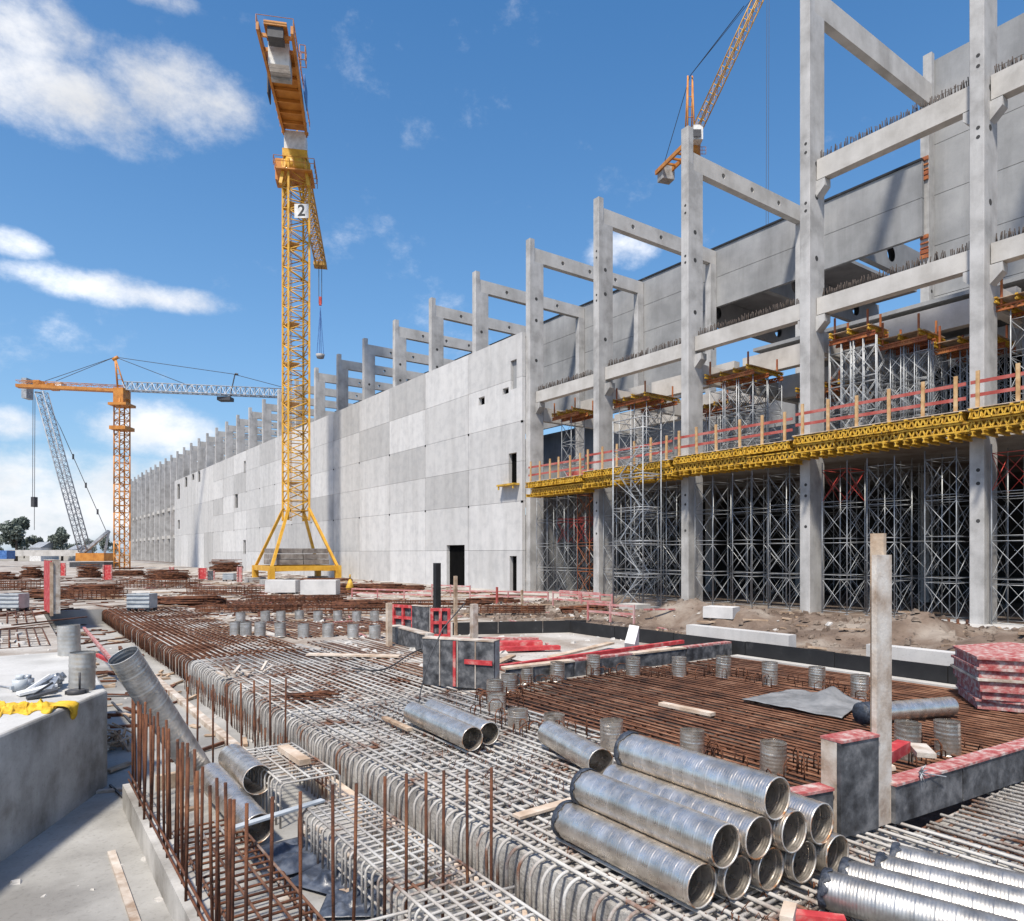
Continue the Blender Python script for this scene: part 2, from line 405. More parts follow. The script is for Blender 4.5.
# edge beams along the facade with rows of starter bars
stub = MB().bar((0,0,0), (0,0,.36), .020, 5).build('starter_bar', M['stubd']); stub_me = stub.data; bpy.data.objects.remove(stub)
def edge_beam(k, z0, z1, lab, x0=VF+.5, x1=VF+.96, bars=True, cat='beam', name='edge_beam', grp='edge beams between front columns'):
    ya, yb = ycol(k)+CW+.04, ycol(k+1)-.04
    root = thing(name, lab, cat, (x0, ya, z0), grp)
    MB().box(x0, x1, ya, yb, z0, z1).build('beam_body', M['beam'], root)
    if bars:
        n = 98
        for i in range(n):
            if random.random() < .06: continue
            put(stub_me, 'starter_bar', root, (x0+.14+.05*random.random(), ya+.1+(yb-ya-.2)*i/(n-1), z1-.01),
                (R(random.uniform(-9,9)), R(random.uniform(-9,9)), 0), (1,1,random.uniform(.7,1.25)))
    return root
def bay(k): return 'between the %s and %s front columns from the right' % (ORD[k], ORD[k+1])
for k in range(-1, 4):
    where = bay(k) if k >= 0 else 'running out of the right edge'
    edge_beam(k, 13.45+DZ(k,13), 14.22+DZ(k,13), 'lower pale edge beam with starter bars '+where)
for k in (-1, 0):
    edge_beam(k, 19.58+.42, 20.5+.42, 'upper pale edge beam with starter bars '+(bay(k) if k >= 0 else 'running out of the right edge'))
for k in range(-1, 4):
    where = ('in the %s bay from the right' % ORD[k]) if k >= 0 else 'right of the last front column'
    edge_beam(k, 13.0, 14.1, 'grey inner floor beam behind the edge beam '+where, VF+4.6, VF+5.1, False, name='inner_beam', grp='inner floor beams')
    edge_beam(k, 12.2, 13.5, 'deep grey inner floor beam beside rear columns '+where, VF+8.0, VF+8.5, False, name='inner_beam', grp='inner floor beams')
for k in range(-1, 5):
    y = ycol(k)+.25
    o = MB().box(VF+1.25, VF+DB-.02, y-.2, y+.2, 12.3, 13.25).build('cross_beam', M['beam'], None, (VF+1.25, y, 12.3))
    tag(o, ('grey cross beam running inward from the %s front column from the right' % ORD[k]) if k >= 0 else 'grey cross beam out of frame at right', 'beam', 'cross beams inside the frame')
# deep girders with round holes behind the rear row
for yg, lab in ((22.3, 'dark girder with round hole behind the band panel, nearer the right'), (28.9, 'dark girder with round hole behind the band panel, middle one'), (35.6, 'dark girder with round hole behind the band panel, farthest left')):
    b = MB(); y = yg; xa, xb, za, zb = VF+12.4, VF+27, 20.75, 22.75
    hs = [(VF+15.5,.5),(VF+19.5,.5),(VF+23.5,.5)]
    side_with_holes(b, xa, xb, za, zb, y-.2, hs, False); side_with_holes(b, xa, xb, za, zb, y+.2, hs, True)
    b.add([(xa,y-.2,za),(xb,y-.2,za),(xb,y+.2,za),(xa,y+.2,za)], [(3,2,1,0)]); b.add([(xa,y-.2,zb),(xb,y-.2,zb),(xb,y+.2,zb),(xa,y+.2,zb)], [(0,1,2,3)])
    b.add([(xa,y-.2,za),(xa,y-.2,zb),(xa,y+.2,zb),(xa,y+.2,za)], [(0,1,2,3)])
    tag(b.build('roof_girder', M['panb'], None, (xa,y,za)), lab, 'girder', 'deep girders behind the rear row')
# ------------------------------------------------------------------ precast front wall
XW0, XW1 = VF-.32, VF-.03
ZJ = [0.1, 3.2, 6.65, 9.45, 12.25, 15.35, 18.45]
wall = thing('precast_wall', 'long light grey precast panel wall with small openings, behind the crane', 'wall', (XW0, ycol(5), .1))
openings = {  # bay index from column 4: list of (y offset, width, z0, z1)
}
def op(px0, px1, py0, py1):
    """opening seen on the wall plane: y range and z range"""
    out = []
    for px in (px0, px1):
        Y = F*(36.3-.40)/(px-8); out.append((ray(px, 500, Y).y, Y))
    (ya, Ya), (yb, Yb) = out
    z = [H-(py-HZ)/F*(Ya+Yb)/2 for py in (py1, py0)]
    return min(ya,yb), max(ya,yb), z[0], z[1]
OPS = [op(447,465,545,588), op(510,517,556,590), op(511,517,360,389), op(509,517,453,484), op(479,485,397,405), op(503,509,388,394),
       op(177.5,180,484,499), op(185,187.5,477,487), op(192,194.5,474,480), op(198,200.5,471,482), op(235,238,494,508), op(244,246,461,473),
       op(243.5,246,540,554), op(178,180,520,529)]
OPS[0] = (OPS[0][0], OPS[0][1], .12, OPS[0][3]); OPS[1] = (OPS[1][0], OPS[1][1], .12, OPS[1][3])
def panel(y0, y1, z0, z1, m):
    """panel with rectangular openings cut where OPS falls inside it"""
    inside = [(max(a,y0+.03), min(b_,y1-.03), max(c,z0), min(d,z1)) for a,b_,c,d in OPS if a < y1-.05 and b_ > y0+.05 and c < z1-.02 and d > z0+.02]
    b = MB(); gp = .017
    y0 += gp; y1 -= gp; z1 -= gp*1.2
    ys = sorted({y0, y1}|{t for r in inside for t in r[:2] if y0 < t < y1}); zs = sorted({z0, z1}|{t for r in inside for t in r[2:] if z0 < t < z1})
    nice = not inside
    if nice:
        c = .015
        b.prism([(z0,y0),(z1,y0),(z1,y1),(z0,y1)] if 0 else [(y0,z0),(y1,z0),(y1,z1),(y0,z1)], 'x', XW0, XW1)
    else:
        for i in range(len(ys)-1):
            for j in range(len(zs)-1):
                yc, zc = (ys[i]+ys[i+1])/2, (zs[j]+zs[j+1])/2
                if any(r[0] < yc < r[1] and r[2] < zc < r[3] for r in inside): continue
                b.box(XW0, XW1, ys[i], ys[i+1], zs[j], zs[j+1])
    return b.build('wall_panel', M[m], wall)
TONE = [[2,3,2,2,3,2],[3,2,1,2,2,3],[3,3,2,1,3,1],[2,3,3,2,1,2],[3,2,2,2,2,1]]
rt = random.Random(4)
for i in range(18):
    k = 4+i
    y0 = ycol(k)+ (CW if k > 4 else CW+.0); y1 = ycol(k+1)+CW
    if i == 0: y0 = ycol(4)+.47
    for j in range(6):
        if i >= 13 and j in (0, 2, 4): continue
        z0 = ZJ[j-1] if (i >= 13) else ZJ[j]
        t = TONE[i][j] if i < len(TONE) else rt.choice((1,2,2,2,3,3))
        panel(y0, y1, z0, ZJ[j+1], 'pan%d' % t)
for i in range(13):                                       # dark lifting pockets at the panel corners
    y = ycol(5+i)+CW if i else ycol(5)+CW
    for z in (12.25, 6.65):
        MB().box(XW0-.02, XW0+.1, y-.09, y+.09, z-.13, z+.02).build('lifting_pocket', M['dark'], wall)
for z in (12.25, 6.65): MB().box(XW0-.02, XW0+.1, ycol(4)+.48, ycol(4)+.62, z-.13, z+.02).build('lifting_pocket', M['dark'], wall)
MB().box(XW1+.004, XW1+.024, ycol(4)+.52, ycol(22)+.4, .1, 18.2).build('shade_backing', M['dark'], wall)  # added black sheet: shade inside openings and joints given as colour
a_ = OPS[2]; MB().box(XW1-.10, XW1-.04, a_[0]+.02, a_[1]-.02, a_[2]+.02, a_[3]-.02).build('window_pane', M['panb'], wall)
# ------------------------------------------------------------------ rear walls
XR0, XR1 = VF+DB+.66, VF+DB+.92
def rear_wall(name, lab, ka, kb, zs, mtl, coping=True, upper=0):
    XR0, XR1 = VF+DB+.66+upper, VF+DB+.92+upper
    root = thing(name, lab, 'wall', (XR0, ycol(ka), zs[0]))
    for k in range(ka, kb):
        for j in range(len(zs)-1):
            MB().box(XR0, XR1, ycol(k)+.25+.015, ycol(k+1)+.25-.015, zs[j], zs[j+1]-.03).build('wall_panel', M[mtl], root)
        if coping: MB().box(XR0-.08, XR1+.08, ycol(k)+.255, ycol(k+1)+.245, zs[-1]-.025, zs[-1]+.10).build('coping', M['blackc'], root)
    return root
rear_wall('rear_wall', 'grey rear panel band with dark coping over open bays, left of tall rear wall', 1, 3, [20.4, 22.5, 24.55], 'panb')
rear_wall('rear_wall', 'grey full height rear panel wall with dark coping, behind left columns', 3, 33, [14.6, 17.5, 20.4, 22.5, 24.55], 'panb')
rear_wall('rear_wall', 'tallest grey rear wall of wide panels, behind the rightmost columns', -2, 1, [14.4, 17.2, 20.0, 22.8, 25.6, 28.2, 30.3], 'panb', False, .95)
# lower back walls of the storeys
XB = VF+13
root = thing('back_wall', 'grey back wall of the upper storey with doorways and a bright gap', 'wall', (XB, ycol(2), 7.6))
for ya, yb, za, zb in ((18.95, 22.1, 7.6, 14.5), (24.0, ycol(2)+2.0, 7.6, 14.5), (22.1, 24.0, 12.4, 14.5), (ycol(2)+4.6, ycol(3)+3.0, 7.6, 14.5), (ycol(3)+5.2, ycol(9), 7.6, 14.5),
                       (ycol(2)+2.0, ycol(2)+4.6, 11.6, 14.5), (ycol(3)+3.0, ycol(3)+5.2, 11.4, 14.5)):
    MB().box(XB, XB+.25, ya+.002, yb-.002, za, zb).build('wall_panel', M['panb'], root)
tag(MB().box(XB+6, XB+6.3, ycol(-2), ycol(8), .3, 7.4).build('back_wall', M['holed'], None, (XB+6, 20, .3)), 'back wall behind the scaffolding, coloured dark for the ground storey shade', 'wall')  # shade inside the ground storey is put into the wall's dark colour
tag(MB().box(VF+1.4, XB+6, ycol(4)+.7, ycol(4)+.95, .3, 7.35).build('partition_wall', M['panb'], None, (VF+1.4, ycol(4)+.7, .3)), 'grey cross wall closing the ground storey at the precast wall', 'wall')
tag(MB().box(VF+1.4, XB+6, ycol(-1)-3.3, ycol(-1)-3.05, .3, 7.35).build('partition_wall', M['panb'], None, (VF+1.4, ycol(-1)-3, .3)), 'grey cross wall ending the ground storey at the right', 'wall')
tag(MB().box(VF+.98, XB+6.3, ycol(-1)-3.4, ycol(5), 7.42, 7.62).build('floor_slab', M['slab'], None, (VF+1, 20, 7.42)), 'wide concrete floor slab above the ground storey', 'floor')
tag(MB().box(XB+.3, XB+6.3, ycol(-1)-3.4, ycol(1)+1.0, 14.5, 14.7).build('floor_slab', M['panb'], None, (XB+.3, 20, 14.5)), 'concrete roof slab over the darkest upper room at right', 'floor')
tag(MB().box(VF+5.2, XB-.02, ycol(-1)-3.4, ycol(2)-.3, 14.52, 14.7).build('floor_slab', M['panb'], None, (VF+5.2, 20, 14.12)), 'floor slab added over the inner beams to shade the right bays', 'floor')  # slab added and widened to keep light out of the upper bays
tag(MB().box(XB, XB+.25, ycol(-2), 18.9, 7.63, 14.45).build('back_wall', M['dark'], None, (XB, ycol(-1), 7.6)), 'black sheet painting the shade of the deep upper room at right', 'wall')  # black sheet in place of the unlit room, its shade given as colour
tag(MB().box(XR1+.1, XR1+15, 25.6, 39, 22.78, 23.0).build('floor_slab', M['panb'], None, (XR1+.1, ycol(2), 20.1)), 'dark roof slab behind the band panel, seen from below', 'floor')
tag(MB().box(XB+6.5, XB+6.75, ycol(1)+2.0, ycol(5), 7.63, 14.4).build('back_wall', M['pan2'], None, (XB+6.5, ycol(1), 7.63)), 'light inner wall seen through the upper storey doorways', 'wall')
# far open frame: floors behind the columns past the end of the wall
for z, w in ((6.3, 'lower'), (12.6, 'upper')):
    tag(MB().box(VF+.55, VF+1.0, ycol(22)+.6, ycol(32)+.4, z, z+.7).build('edge_beam', M['beam'], None, (VF+.55, ycol(22), z)), '%s long edge beam of the open far frame' % w, 'beam')
tag(MB().box(XR0, XR1, ycol(21), ycol(33), .2, 14.55).build('rear_wall', M['panb'], None, (XR0, ycol(21), .2)), 'grey lower rear wall closing the open far frame', 'wall')
tag(MB().box(VF+.9, VF+3.2, ycol(22)+1.5, ycol(22)+5.5, 7.05, 8.2).build('scaffold_table', M['orange'], None, (VF+1, ycol(22)+2, 7.05)), 'small orange formwork table on the far open frame', 'formwork')
# ------------------------------------------------------------------ scaffolding under and over the platform
def tower(name, label, loc, w, d, h, lifts, full, mtl, group, half=.026, cross=.0125, redlift=None):
    """w along world Y, d along world X"""
    root = thing(name, label, 'scaffold tower', (0,0,0), group)
    lh = h/lifts
    P = [(0,0),(0,w),(d,w),(d,0)]
    if full:
        for i,(x,y) in enumerate(P): MB().bar((x,y,0),(x,y,h+.25),half,6).build('leg', mtl, root)
        for j in range(lifts):
            ml = M['redsteel'] if redlift == j else mtl
            for i in range(4):
                a, b_ = P[i], P[(i+1)%4]; z0, z1 = j*lh+.12, (j+1)*lh-.12
                q = MB().bar((*a,z0),(*b_,z1),cross,5).bar((*b_,z0),(*a,z1),cross,5); q.build('cross_brace', ml, root)
            q = MB()
            for z in ((j+1)*lh-.10, (j+1)*lh+.10) if j < lifts-1 else ((j+1)*lh-.1,):
                for i in range(4): q.bar((*P[i],z),(*P[(i+1)%4],z),cross*1.1,5)
            q.build('ledger_frame', ml, root)
        MB().bar((0,0,.1),(0,w,.1),cross,5).bar((d,0,.1),(d,w,.1),cross,5).bar((0,0,.1),(d,0,.1),cross,5).bar((0,w,.1),(d,w,.1),cross,5).build('ledger_frame', mtl, root)
        for x,y in P: MB().box(x-.07,x+.07,y-.07,y+.07,-.01,.02).build('base_plate', mtl, root)
    else:
        q = MB()
        for x,y in P: q.bar((x,y,0),(x,y,h+.25),half,4)
        for j in range(lifts):
            for i in range(4):
                a, b_ = P[i], P[(i+1)%4]; z0, z1 = j*lh+.12, (j+1)*lh-.12
                q.bar((*a,z0),(*b_,z1),cross,4).bar((*b_,z0),(*a,z1),cross,4)
                q.bar((*a,z1+.06),(*b_,z1+.06),cross,4)
        q.build('scaffold_frame', mtl, root)
    root.location = loc
    return root
def T_label(row, i, k, mat_='silver'):
    return '%s tower below yellow platform, %s row, %s from left, %s bay from right' % (mat_, row, ORD[i], ORD[k+1])
p_front = None; p_back = None; p_or = None; p_red = None
GRP = 'shoring towers below the yellow platform'
for k in range(-1, 4):
    y0 = ycol(k)+CW
    # front row, left = large y
    slots = {0: [y0+5.2, y0+3.55, y0+1.75, y0+.25], 1: [y0+4.9, y0+3.0, y0+.5], 2: [y0+5.1, y0+2.9, y0+.6]}[(k+1) % 3]
    for i, y in enumerate(slots):
        loc = (VF+(.25,.5,.15,.4)[i], y, .3)
        if k == 3 and i in (1, 2):
            tower('shoring_tower', T_label('front', i, k, 'partly orange'), loc, 1.15, 1.5, 6.5, 4, True, M['steel'] if i == 1 else M['orange'], GRP, redlift=2); continue
        if (k == 0 and i == 0) or (k == -1 and i == 0):
            tower('shoring_tower', T_label('front', i, k, 'silver and red'), loc, 1.15, 1.5, 6.5, 4, True, M['steel'], GRP, redlift=3); continue
        if p_front is None: p_front = tower('shoring_tower', T_label('front', i, k), loc, 1.15, 1.5, 6.5, 4, True, M['steel'], GRP)
        else: dup(p_front, loc, T_label('front', i, k))
    for row, x in (('middle', VF+2.9), ('rear', VF+6.0)):
        for i, y in enumerate((y0+4.4, y0+1.5) if row == 'rear' else (y0+4.9, y0+2.6)):
            loc = (x, y, .3)
            if p_back is None: p_back = tower('shoring_tower', T_label(row, i, k), loc, 1.3, 1.7, 6.55, 4, False, M['steel'], GRP)
            else: dup(p_back, loc, T_label(row, i, k))
# props that tie the bays together
def lattice_girder(p, q, h, n, wch=.09, hch=.062, web=.036):
    p, q = Vector(p), Vector(q); b = MB()
    b.beam(p, q, wch, hch); up = Vector((0,0,h)); b.beam(p+up, q+up, wch, hch)
    for i in range(n):
        a = p+(q-p)*(i/n); m_ = p+(q-p)*((i+.5)/n); c = p+(q-p)*((i+1)/n)
        b.beam(a, m_+up, web, web*1.6); b.beam(m_+up, c, web, web*1.6)
    return b
# yellow girder platform, one table per bay
postm = MB().box(-.035, .035, -.06, .06, 0, 1.48).build('guard_post', M['post']); post_me = postm.data; bpy.data.objects.remove(postm)
XP = VF-1.05
for k in range(-2, 4):
    ya = ycol(k)+.15; yb = ycol(k+1)+.10
    if k == 3: yb = ycol(4)-1.15
    dz = {-2:.90, -1:.90, 0:.86, 1:.70, 2:.60, 3:.42}[k]; z0 = 6.56+dz
    where = ('in the %s bay from the right' % ORD[k+1]) if k > -2 else 'beyond the right edge of the picture'
    root = thing('work_platform', 'yellow girder work platform with red guard rails '+where, 'platform', (XP, ya, z0), 'yellow work platforms along the facade')
    for x in (XP+.02, XP+.34, XP+.66, XP+.95):
        y = ya+.02
        while y < yb-.5:
            L_ = min(random.uniform(1.7, 3.0), yb-.02-y); zj = random.choice((0,0,0,-.07)); xj = random.uniform(-.09,.06)
            lattice_girder((x+xj, y-.12, z0+.02+zj), (x+xj, y+L_, z0+.02+zj), .30, max(3,int(L_*4.4))).build('main_girder', M['yellow'], root); y += L_
    if k > -2:
        n = 22
        for i in range(n):
            y = ya+.15+(yb-ya-.3)*i/(n-1)
            lattice_girder((XP-.08-.24*random.random(), y, z0+.40), (XP+1.0, y, z0+.40), .30, 5, web=.04).build('joist_girder', M['yellow'], root)
        lattice_girder((XP-.12, ya+.1, z0+.40), (XP-.12, yb-.1, z0+.40), .28, 32, wch=.05).build('edge_girder', M['yellow'], root)
    if k > -2:
        m_ = 18
        for i in range(m_):
            y = ya+.2+(yb-ya-.4)*i/(m_-1)+random.uniform(-.05,.05); e = random.uniform(.0,.45)
            MB().box(XP-.12-e*.5, XP+.95, y-.05, y+.05, z0-.10, z0-.055).box(XP-.12-e*.5, XP+.95, y-.018, y+.018, z0-.20, z0-.10).box(XP-.12-e*.5, XP+.95, y-.05, y+.05, z0-.245, z0-.20).build('beam_end', M['yellow'], root)
    MB().box(XP-.18, XP+1.03, ya, yb, z0+.745, z0+.775).build('deck_board', M['plank'], root)
    m = 6
    for i in range(m):
        y = ya+.35+(yb-ya-.7)*i/(m-1)+random.uniform(-.08,.08)
        put(post_me, 'guard_post', root, (XP-.04, y, z0+.60+random.uniform(-.03,.05)), (0, R(random.uniform(-1.5,1.5)), 0))
    for z in (z0+1.24, z0+1.74):
        e = random.uniform(-.02,.02)
        MB().beam((XP+.02, ya+.05, z+e), (XP+.02, yb-.05, z-e), .03, .125).build('guard_rail', M['rail'], root)
    pass
# ledge bracket on the wall, left of the platform
o = op(503, 520, 480, 486)
tag(MB().box(XW0-.55, XW0-.01, o[0], o[1], o[2], o[2]+.12).box(XW0-.5, XW0-.42, o[0]+.1, o[0]+.2, o[2]-.25, o[2]).box(XW0-.5, XW0-.42, o[1]-.2, o[1]-.1, o[2]-.25, o[2]).build('bracket_platform', M['yellow'], None, (XW0-.5, o[0], o[2])),
    'small yellow bracket platform under the wall window left of the long platform', 'platform')
# orange and yellow formwork tables under the edge beams with towers below them
def formwork_table(ya, yb, x0, x1, z, lab):
    root = thing('formwork_table', lab, 'formwork', (x0, ya, z), 'formwork tables under the upper beams')
    n = max(3, int((yb-ya)/.55))
    for i in range(n):
        y = ya+(yb-ya)*i/(n-1)
        lattice_girder((x0-.25*random.random(), y, z+.26), (x1+.3*random.random(), y, z+.20), .16, 9).build('joist_girder', M['yellow'], root)
    for x in (x0+.2, (x0+x1)/2, x1-.2):
        lattice_girder((x, ya-.2, z), (x, yb+.2, z), .16, 16).build('main_girder', M['orange'], root)
    MB().box(x0, x1, ya-.15, yb+.15, z+.40, z+.42).build('deck_board', M['wood'], root)
    for y in (ya+.1, yb-.1):
        for x in (x0+.1, x1-.3): MB().box(x, x+.07, y-.03, y+.04, z+.2, z+1.15).build('side_prop', M['orange'], root)
    return root
p_up = None
SHORT = {(1,.7):'the deep table, third bay', (2,.5):'the deep table, fourth bay', (0,4.3):'the highest orange table', (0,2.5):'the middle orange table', (0,.4):'the lowest orange table', (-1,1.4):'the table at right edge', (2,3.8):'the fourth bay table', (1,3.7):'the third bay table', (3,3.4):'the table at the wall end'}
def upper(k, yo, wlen, x0, x1, z, lab, cols=3, rows=2):
    global p_up
    ya = ycol(k)+CW+yo; yb = ya+wlen
    formwork_table(ya, yb, x0, x1, z, lab)
    for r_ in range(rows):
        for c in range(cols):
            y = yb-(c+.5)*wlen/cols-.5; x = x0+.3+(x1-x0-1.6)*r_/max(1,rows-1)
            l2 = 'upper tower, %s row %s from left, under %s' % (('front','middle','rear')[r_] if rows == 3 else ('front','rear')[r_], ORD[c], SHORT[(k, round(yo,1))])
            if p_up is None: p_up = tower('shoring_tower', l2, (x, y, 7.62), 1.0, 1.2, 3.75, 3, True, M['steel'], 'upper shoring towers on the slab', .026, .013); p_up.scale = (1,1,(z-7.64)/4.0)
            else: dup(p_up, (x, y, 7.62), l2, None, None, (1,1,(z-7.64)/4.0))
upper(0, 4.3, 1.7, VF+.9, VF+2.4, 12.5, 'orange formwork table by the second front column, highest of three', 3, 2)
upper(0, 2.5, 1.7, VF+1.6, VF+3.6, 11.95, 'orange and yellow formwork table between two others in second bay', 3, 3)
upper(0, .4, 1.9, VF+2.6, VF+5.2, 11.5, 'lowest formwork table beside the first front column', 3, 2)
upper(-1, 1.4, 5.0, VF+.9, VF+4.4, 12.2, 'orange formwork table at the right edge above the platform', 3, 2)
upper(2, 3.8, 2.6, VF+1.2, VF+4.0, 12.1, 'small yellow formwork table under the edge beam, fourth bay from right', 2, 2)
upper(1, 3.7, 2.6, VF+1.3, VF+4.2, 12.2, 'small yellow formwork table beside third front column, third bay from right', 3, 2)
upper(1, .7, 2.3, VF+4.6, VF+7.4, 11.3, 'orange formwork table deep inside the third bay from right', 3, 2)
upper(2, .5, 2.5, VF+4.6, VF+7.2, 11.5, 'orange formwork table deep inside the fourth bay from right', 3, 2)
upper(3, 3.4, 2.4, VF+1.4, VF+3.4, 12.3, 'small orange formwork table beside the precast wall end', 1, 1)
for i, (k, yo, xo, z) in enumerate(((0, .15, 1.3, 12.0), (1, 1.0, 4.6, 11.4))):
    b = MB(); y = ycol(k)+CW+yo
    root = thing('formwork_clamp', ('orange beam clamp hanging by the second front column from right', 'orange beam clamp on a lattice prop, third bay from right')[i], 'clamp', (VF+xo, y, z))
    for dz in (0, .22, .44): MB().beam((VF+xo-.3, y, z+dz), (VF+xo+.9, y+.35, z+dz), .12, .1).build('clamp_waler', M['orange'], root)
    for xx in (-.2, .8): MB().bar((VF+xo+xx, y+.1, z-.2), (VF+xo+xx, y+.1, z+1.0), .04).build('clamp_rod', M['orange'], root)
# small walk-on frames above slab (second layer of colour)
tag(MB().box(VF+2.0, VF+2.05, ycol(3)+1.5, ycol(3)+5.5, 7.7, 8.6).build('red_barrier', M['rail'], None, (VF+2, ycol(3)+3, 7.7)), 'dark red mesh barrier on the slab by the precast wall', 'barrier')

# stair tower in front of the platform
c = ray(649, 625, 38.2); sx, sy = VF-2.9, c.y-1.15
W_, D_ = 2.2, 1.35; zb = -.62; zt = 10.1
root = thing('stair_tower', 'tall silver scaffold stair tower standing before the yellow platform', 'stair tower', (sx, sy, zb))
PP = [(sx,sy),(sx,sy+W_),(sx+D_,sy+W_),(sx+D_,sy)]
for i,(x,y) in enumerate(PP): MB().bar((x,y,zb),(x,y,zt-(0 if i in (0,1) else .3)),.042 if i == 1 else .03,6).build('leg', M['steel'], root)
lev = [zb+.6, zb+2.35, zb+4.1, zb+5.85, zb+7.6, zb+9.0]
for j, z in enumerate(lev):
    b = MB()
    for i in range(4):
        b.bar((*PP[i],z),(*PP[(i+1)%4],z),.02,5)
        b.bar((*PP[i],z+.16),(*PP[(i+1)%4],z+.16),.02,5)
    b.build('ledger_frame', M['steel'], root)
    if j < 5:
        MB().bar((*PP[0],z+.2),(*PP[1],lev[j+1]-.05),.016,5).bar((*PP[1],z+.2),(*PP[0],lev[j+1]-.05),.016,5).build('cross_brace', M['steel'], root)
        MB().bar((*PP[2],z+.2),(*PP[3],lev[j+1]-.05),.016,5).build('cross_brace', M['steel'], root)
        MB().box(sx+.05, sx+D_-.05, sy+.05, sy+.5, z+.18, z+.205).build('landing', M['steel'], root)
        b = MB(); s = 1 if j % 2 else -1
        ya_, yb_ = (sy+.5, sy+W_-.2) if s > 0 else (sy+W_-.2, sy+.5); dz_ = lev[j+1]-z
        for xx in (sx+.3, sx+1.0): b.beam((xx, ya_, z+.2), (xx, yb_, z+.2+dz_), .025, .07)
        for q in range(7):
            t = (q+.5)/7; b.obox((sx+.65, ya_+(yb_-ya_)*t, z+.2+dz_*t), (.33,0,0), (0,.05,0), (0,0,.012))
        b.build('stair_flight', M['steel'], root)
for z in (zt-.6, zt-.05): MB().bar((sx,sy,z),(sx,sy+W_,z),.03,5).bar((sx,sy,z),(sx+D_,sy,z),.03,5).bar((sx,sy+W_,z),(sx+D_,sy+W_,z),.03,5).build('top_rail', M['steel'], root)
b = MB(); lx, ly = sx-.75, sy+.45
for y in (ly, ly+.62): b.beam((lx, y, zb-.12), (sx+.05, y, zb+.95), .045, .10)
for q in range(6):
    t = (q+.5)/6; b.obox((lx+(sx+.05-lx)*t, ly+.31, zb-.12+1.07*t), (.09,0,0), (0,.31,0), (0,0,.018))
tag(b.build('stair_ladder', M['lat'], None, (lx,ly,zb)), 'short dark step ladder leaning on the foot of the stair tower', 'ladder')
# ------------------------------------------------------------------ cranes
def lattice(b, p, q, w, n, rc, rb, up=(0,0,1), h=None, tri=False, w2=None):
    """square or triangular lattice boom from p to q"""
    p, q = Vector(p), Vector(q); d = (q-p).normalized(); u = Vector(up)
    sd = d.cross(u).normalized(); u = sd.cross(d); h = w if h is None else h; w2 = 1.0 if w2 is None else w2
    def corners(t):
        c = p+(q-p)*t; k = 1+(w2-1)*t
        if tri: return [c-sd*w/2*k, c+sd*w/2*k, c+u*h*k]
        return [c-sd*w/2*k-u*h/2*k, c+sd*w/2*k-u*h/2*k, c+sd*w/2*k+u*h/2*k, c-sd*w/2*k+u*h/2*k]
    m = 3 if tri else 4
    A, B = corners(0), corners(1)
    for i in range(m): b.bar(A[i], B[i], rc, 5)
    for j in range(n):
        a, c = corners(j/n), corners((j+1)/n)
        for i in range(m):
            k = (i+1)%m
            if j % 2: b.bar(a[i], c[k], rb, 4)
            else: b.bar(a[k], c[i], rb, 4)
            b.bar(c[i], c[k], rb, 4)
    return b
def rotz(v, a): return Vector((v[0]*math.cos(a)-v[1]*math.sin(a), v[0]*math.sin(a)+v[1]*math.cos(a), v[2]))
# --- the near tower crane
base = ray(296, 577, 72.0); base.z = .5
A = ray(296, 150, 72.0); ax, ay = base.x, base.y
near = ray(281, 30, 57.2); tip = ray(325, 268, 104.8)
jd = Vector((tip.x-near.x, tip.y-near.y, 0)).normalized(); js = Vector((0,0,1)).cross(jd)
tc = thing('tower_crane', 'tall yellow tower crane with number two plate on ballasted cross base', 'crane', base)
W2 = 1.05; ang = R(22)
def mc(dx, dy, z): v = rotz((dx,dy,0), ang+math.atan2(jd.y, jd.x)); return Vector((ax+v.x, ay+v.y, z))
mz = [6.6+4.55*i for i in range(9)]
top = 42.5; mz = [6.3+(top-6.3)*i/9 for i in range(10)]
for i in range(9):
    b = MB(); z0, z1 = mz[i], mz[i+1]; n = 4
    cs = [(-W2,-W2),(W2,-W2),(W2,W2),(-W2,W2)]
    for x,y in cs: b.beam(mc(x,y,z0), mc(x,y,z1), .20, .20, up=(jd.x,jd.y,0))
    for j in range(n):
        za, zb_ = z0+(z1-z0)*j/n, z0+(z1-z0)*(j+1)/n
        for q in range(4):
            p1, p2 = cs[q], cs[(q+1)%4]
            if (j+q) % 2: p1, p2 = p2, p1
            b.bar(mc(*p1,za), mc(*p2,zb_), .055, 5); b.bar(mc(*p1,zb_), mc(*p2,zb_), .05, 5)
    b.build('mast_section', M['crane'], tc)
    lad = MB()
    for xx in (-.25,.25): lad.bar(mc(xx,.5,z0), mc(xx,.5,z1), .03, 4)
    for q in range(14): lad.bar(mc(-.25,.5,z0+(z1-z0)*q/14), mc(.25,.5,z0+(z1-z0)*q/14), .02, 4)
    lad.build('mast_ladder', M['craned'], tc)
    if i in (0,2,3,4,6,7,8):
        b = MB(); z = z1-.2
        b.add([mc(-1.05,-.1,z), mc(1.05,-.1,z), mc(1.05,1.05,z), mc(-1.05,1.05,z), mc(-1.05,-.1,z-.08), mc(1.05,-.1,z-.08), mc(1.05,1.05,z-.08), mc(-1.05,1.05,z-.08)], [(0,1,2,3),(7,6,5,4),(0,4,5,1),(1,5,6,2),(2,6,7,3),(3,7,4,0)])
        b.build('mast_landing', M['craned'], tc)
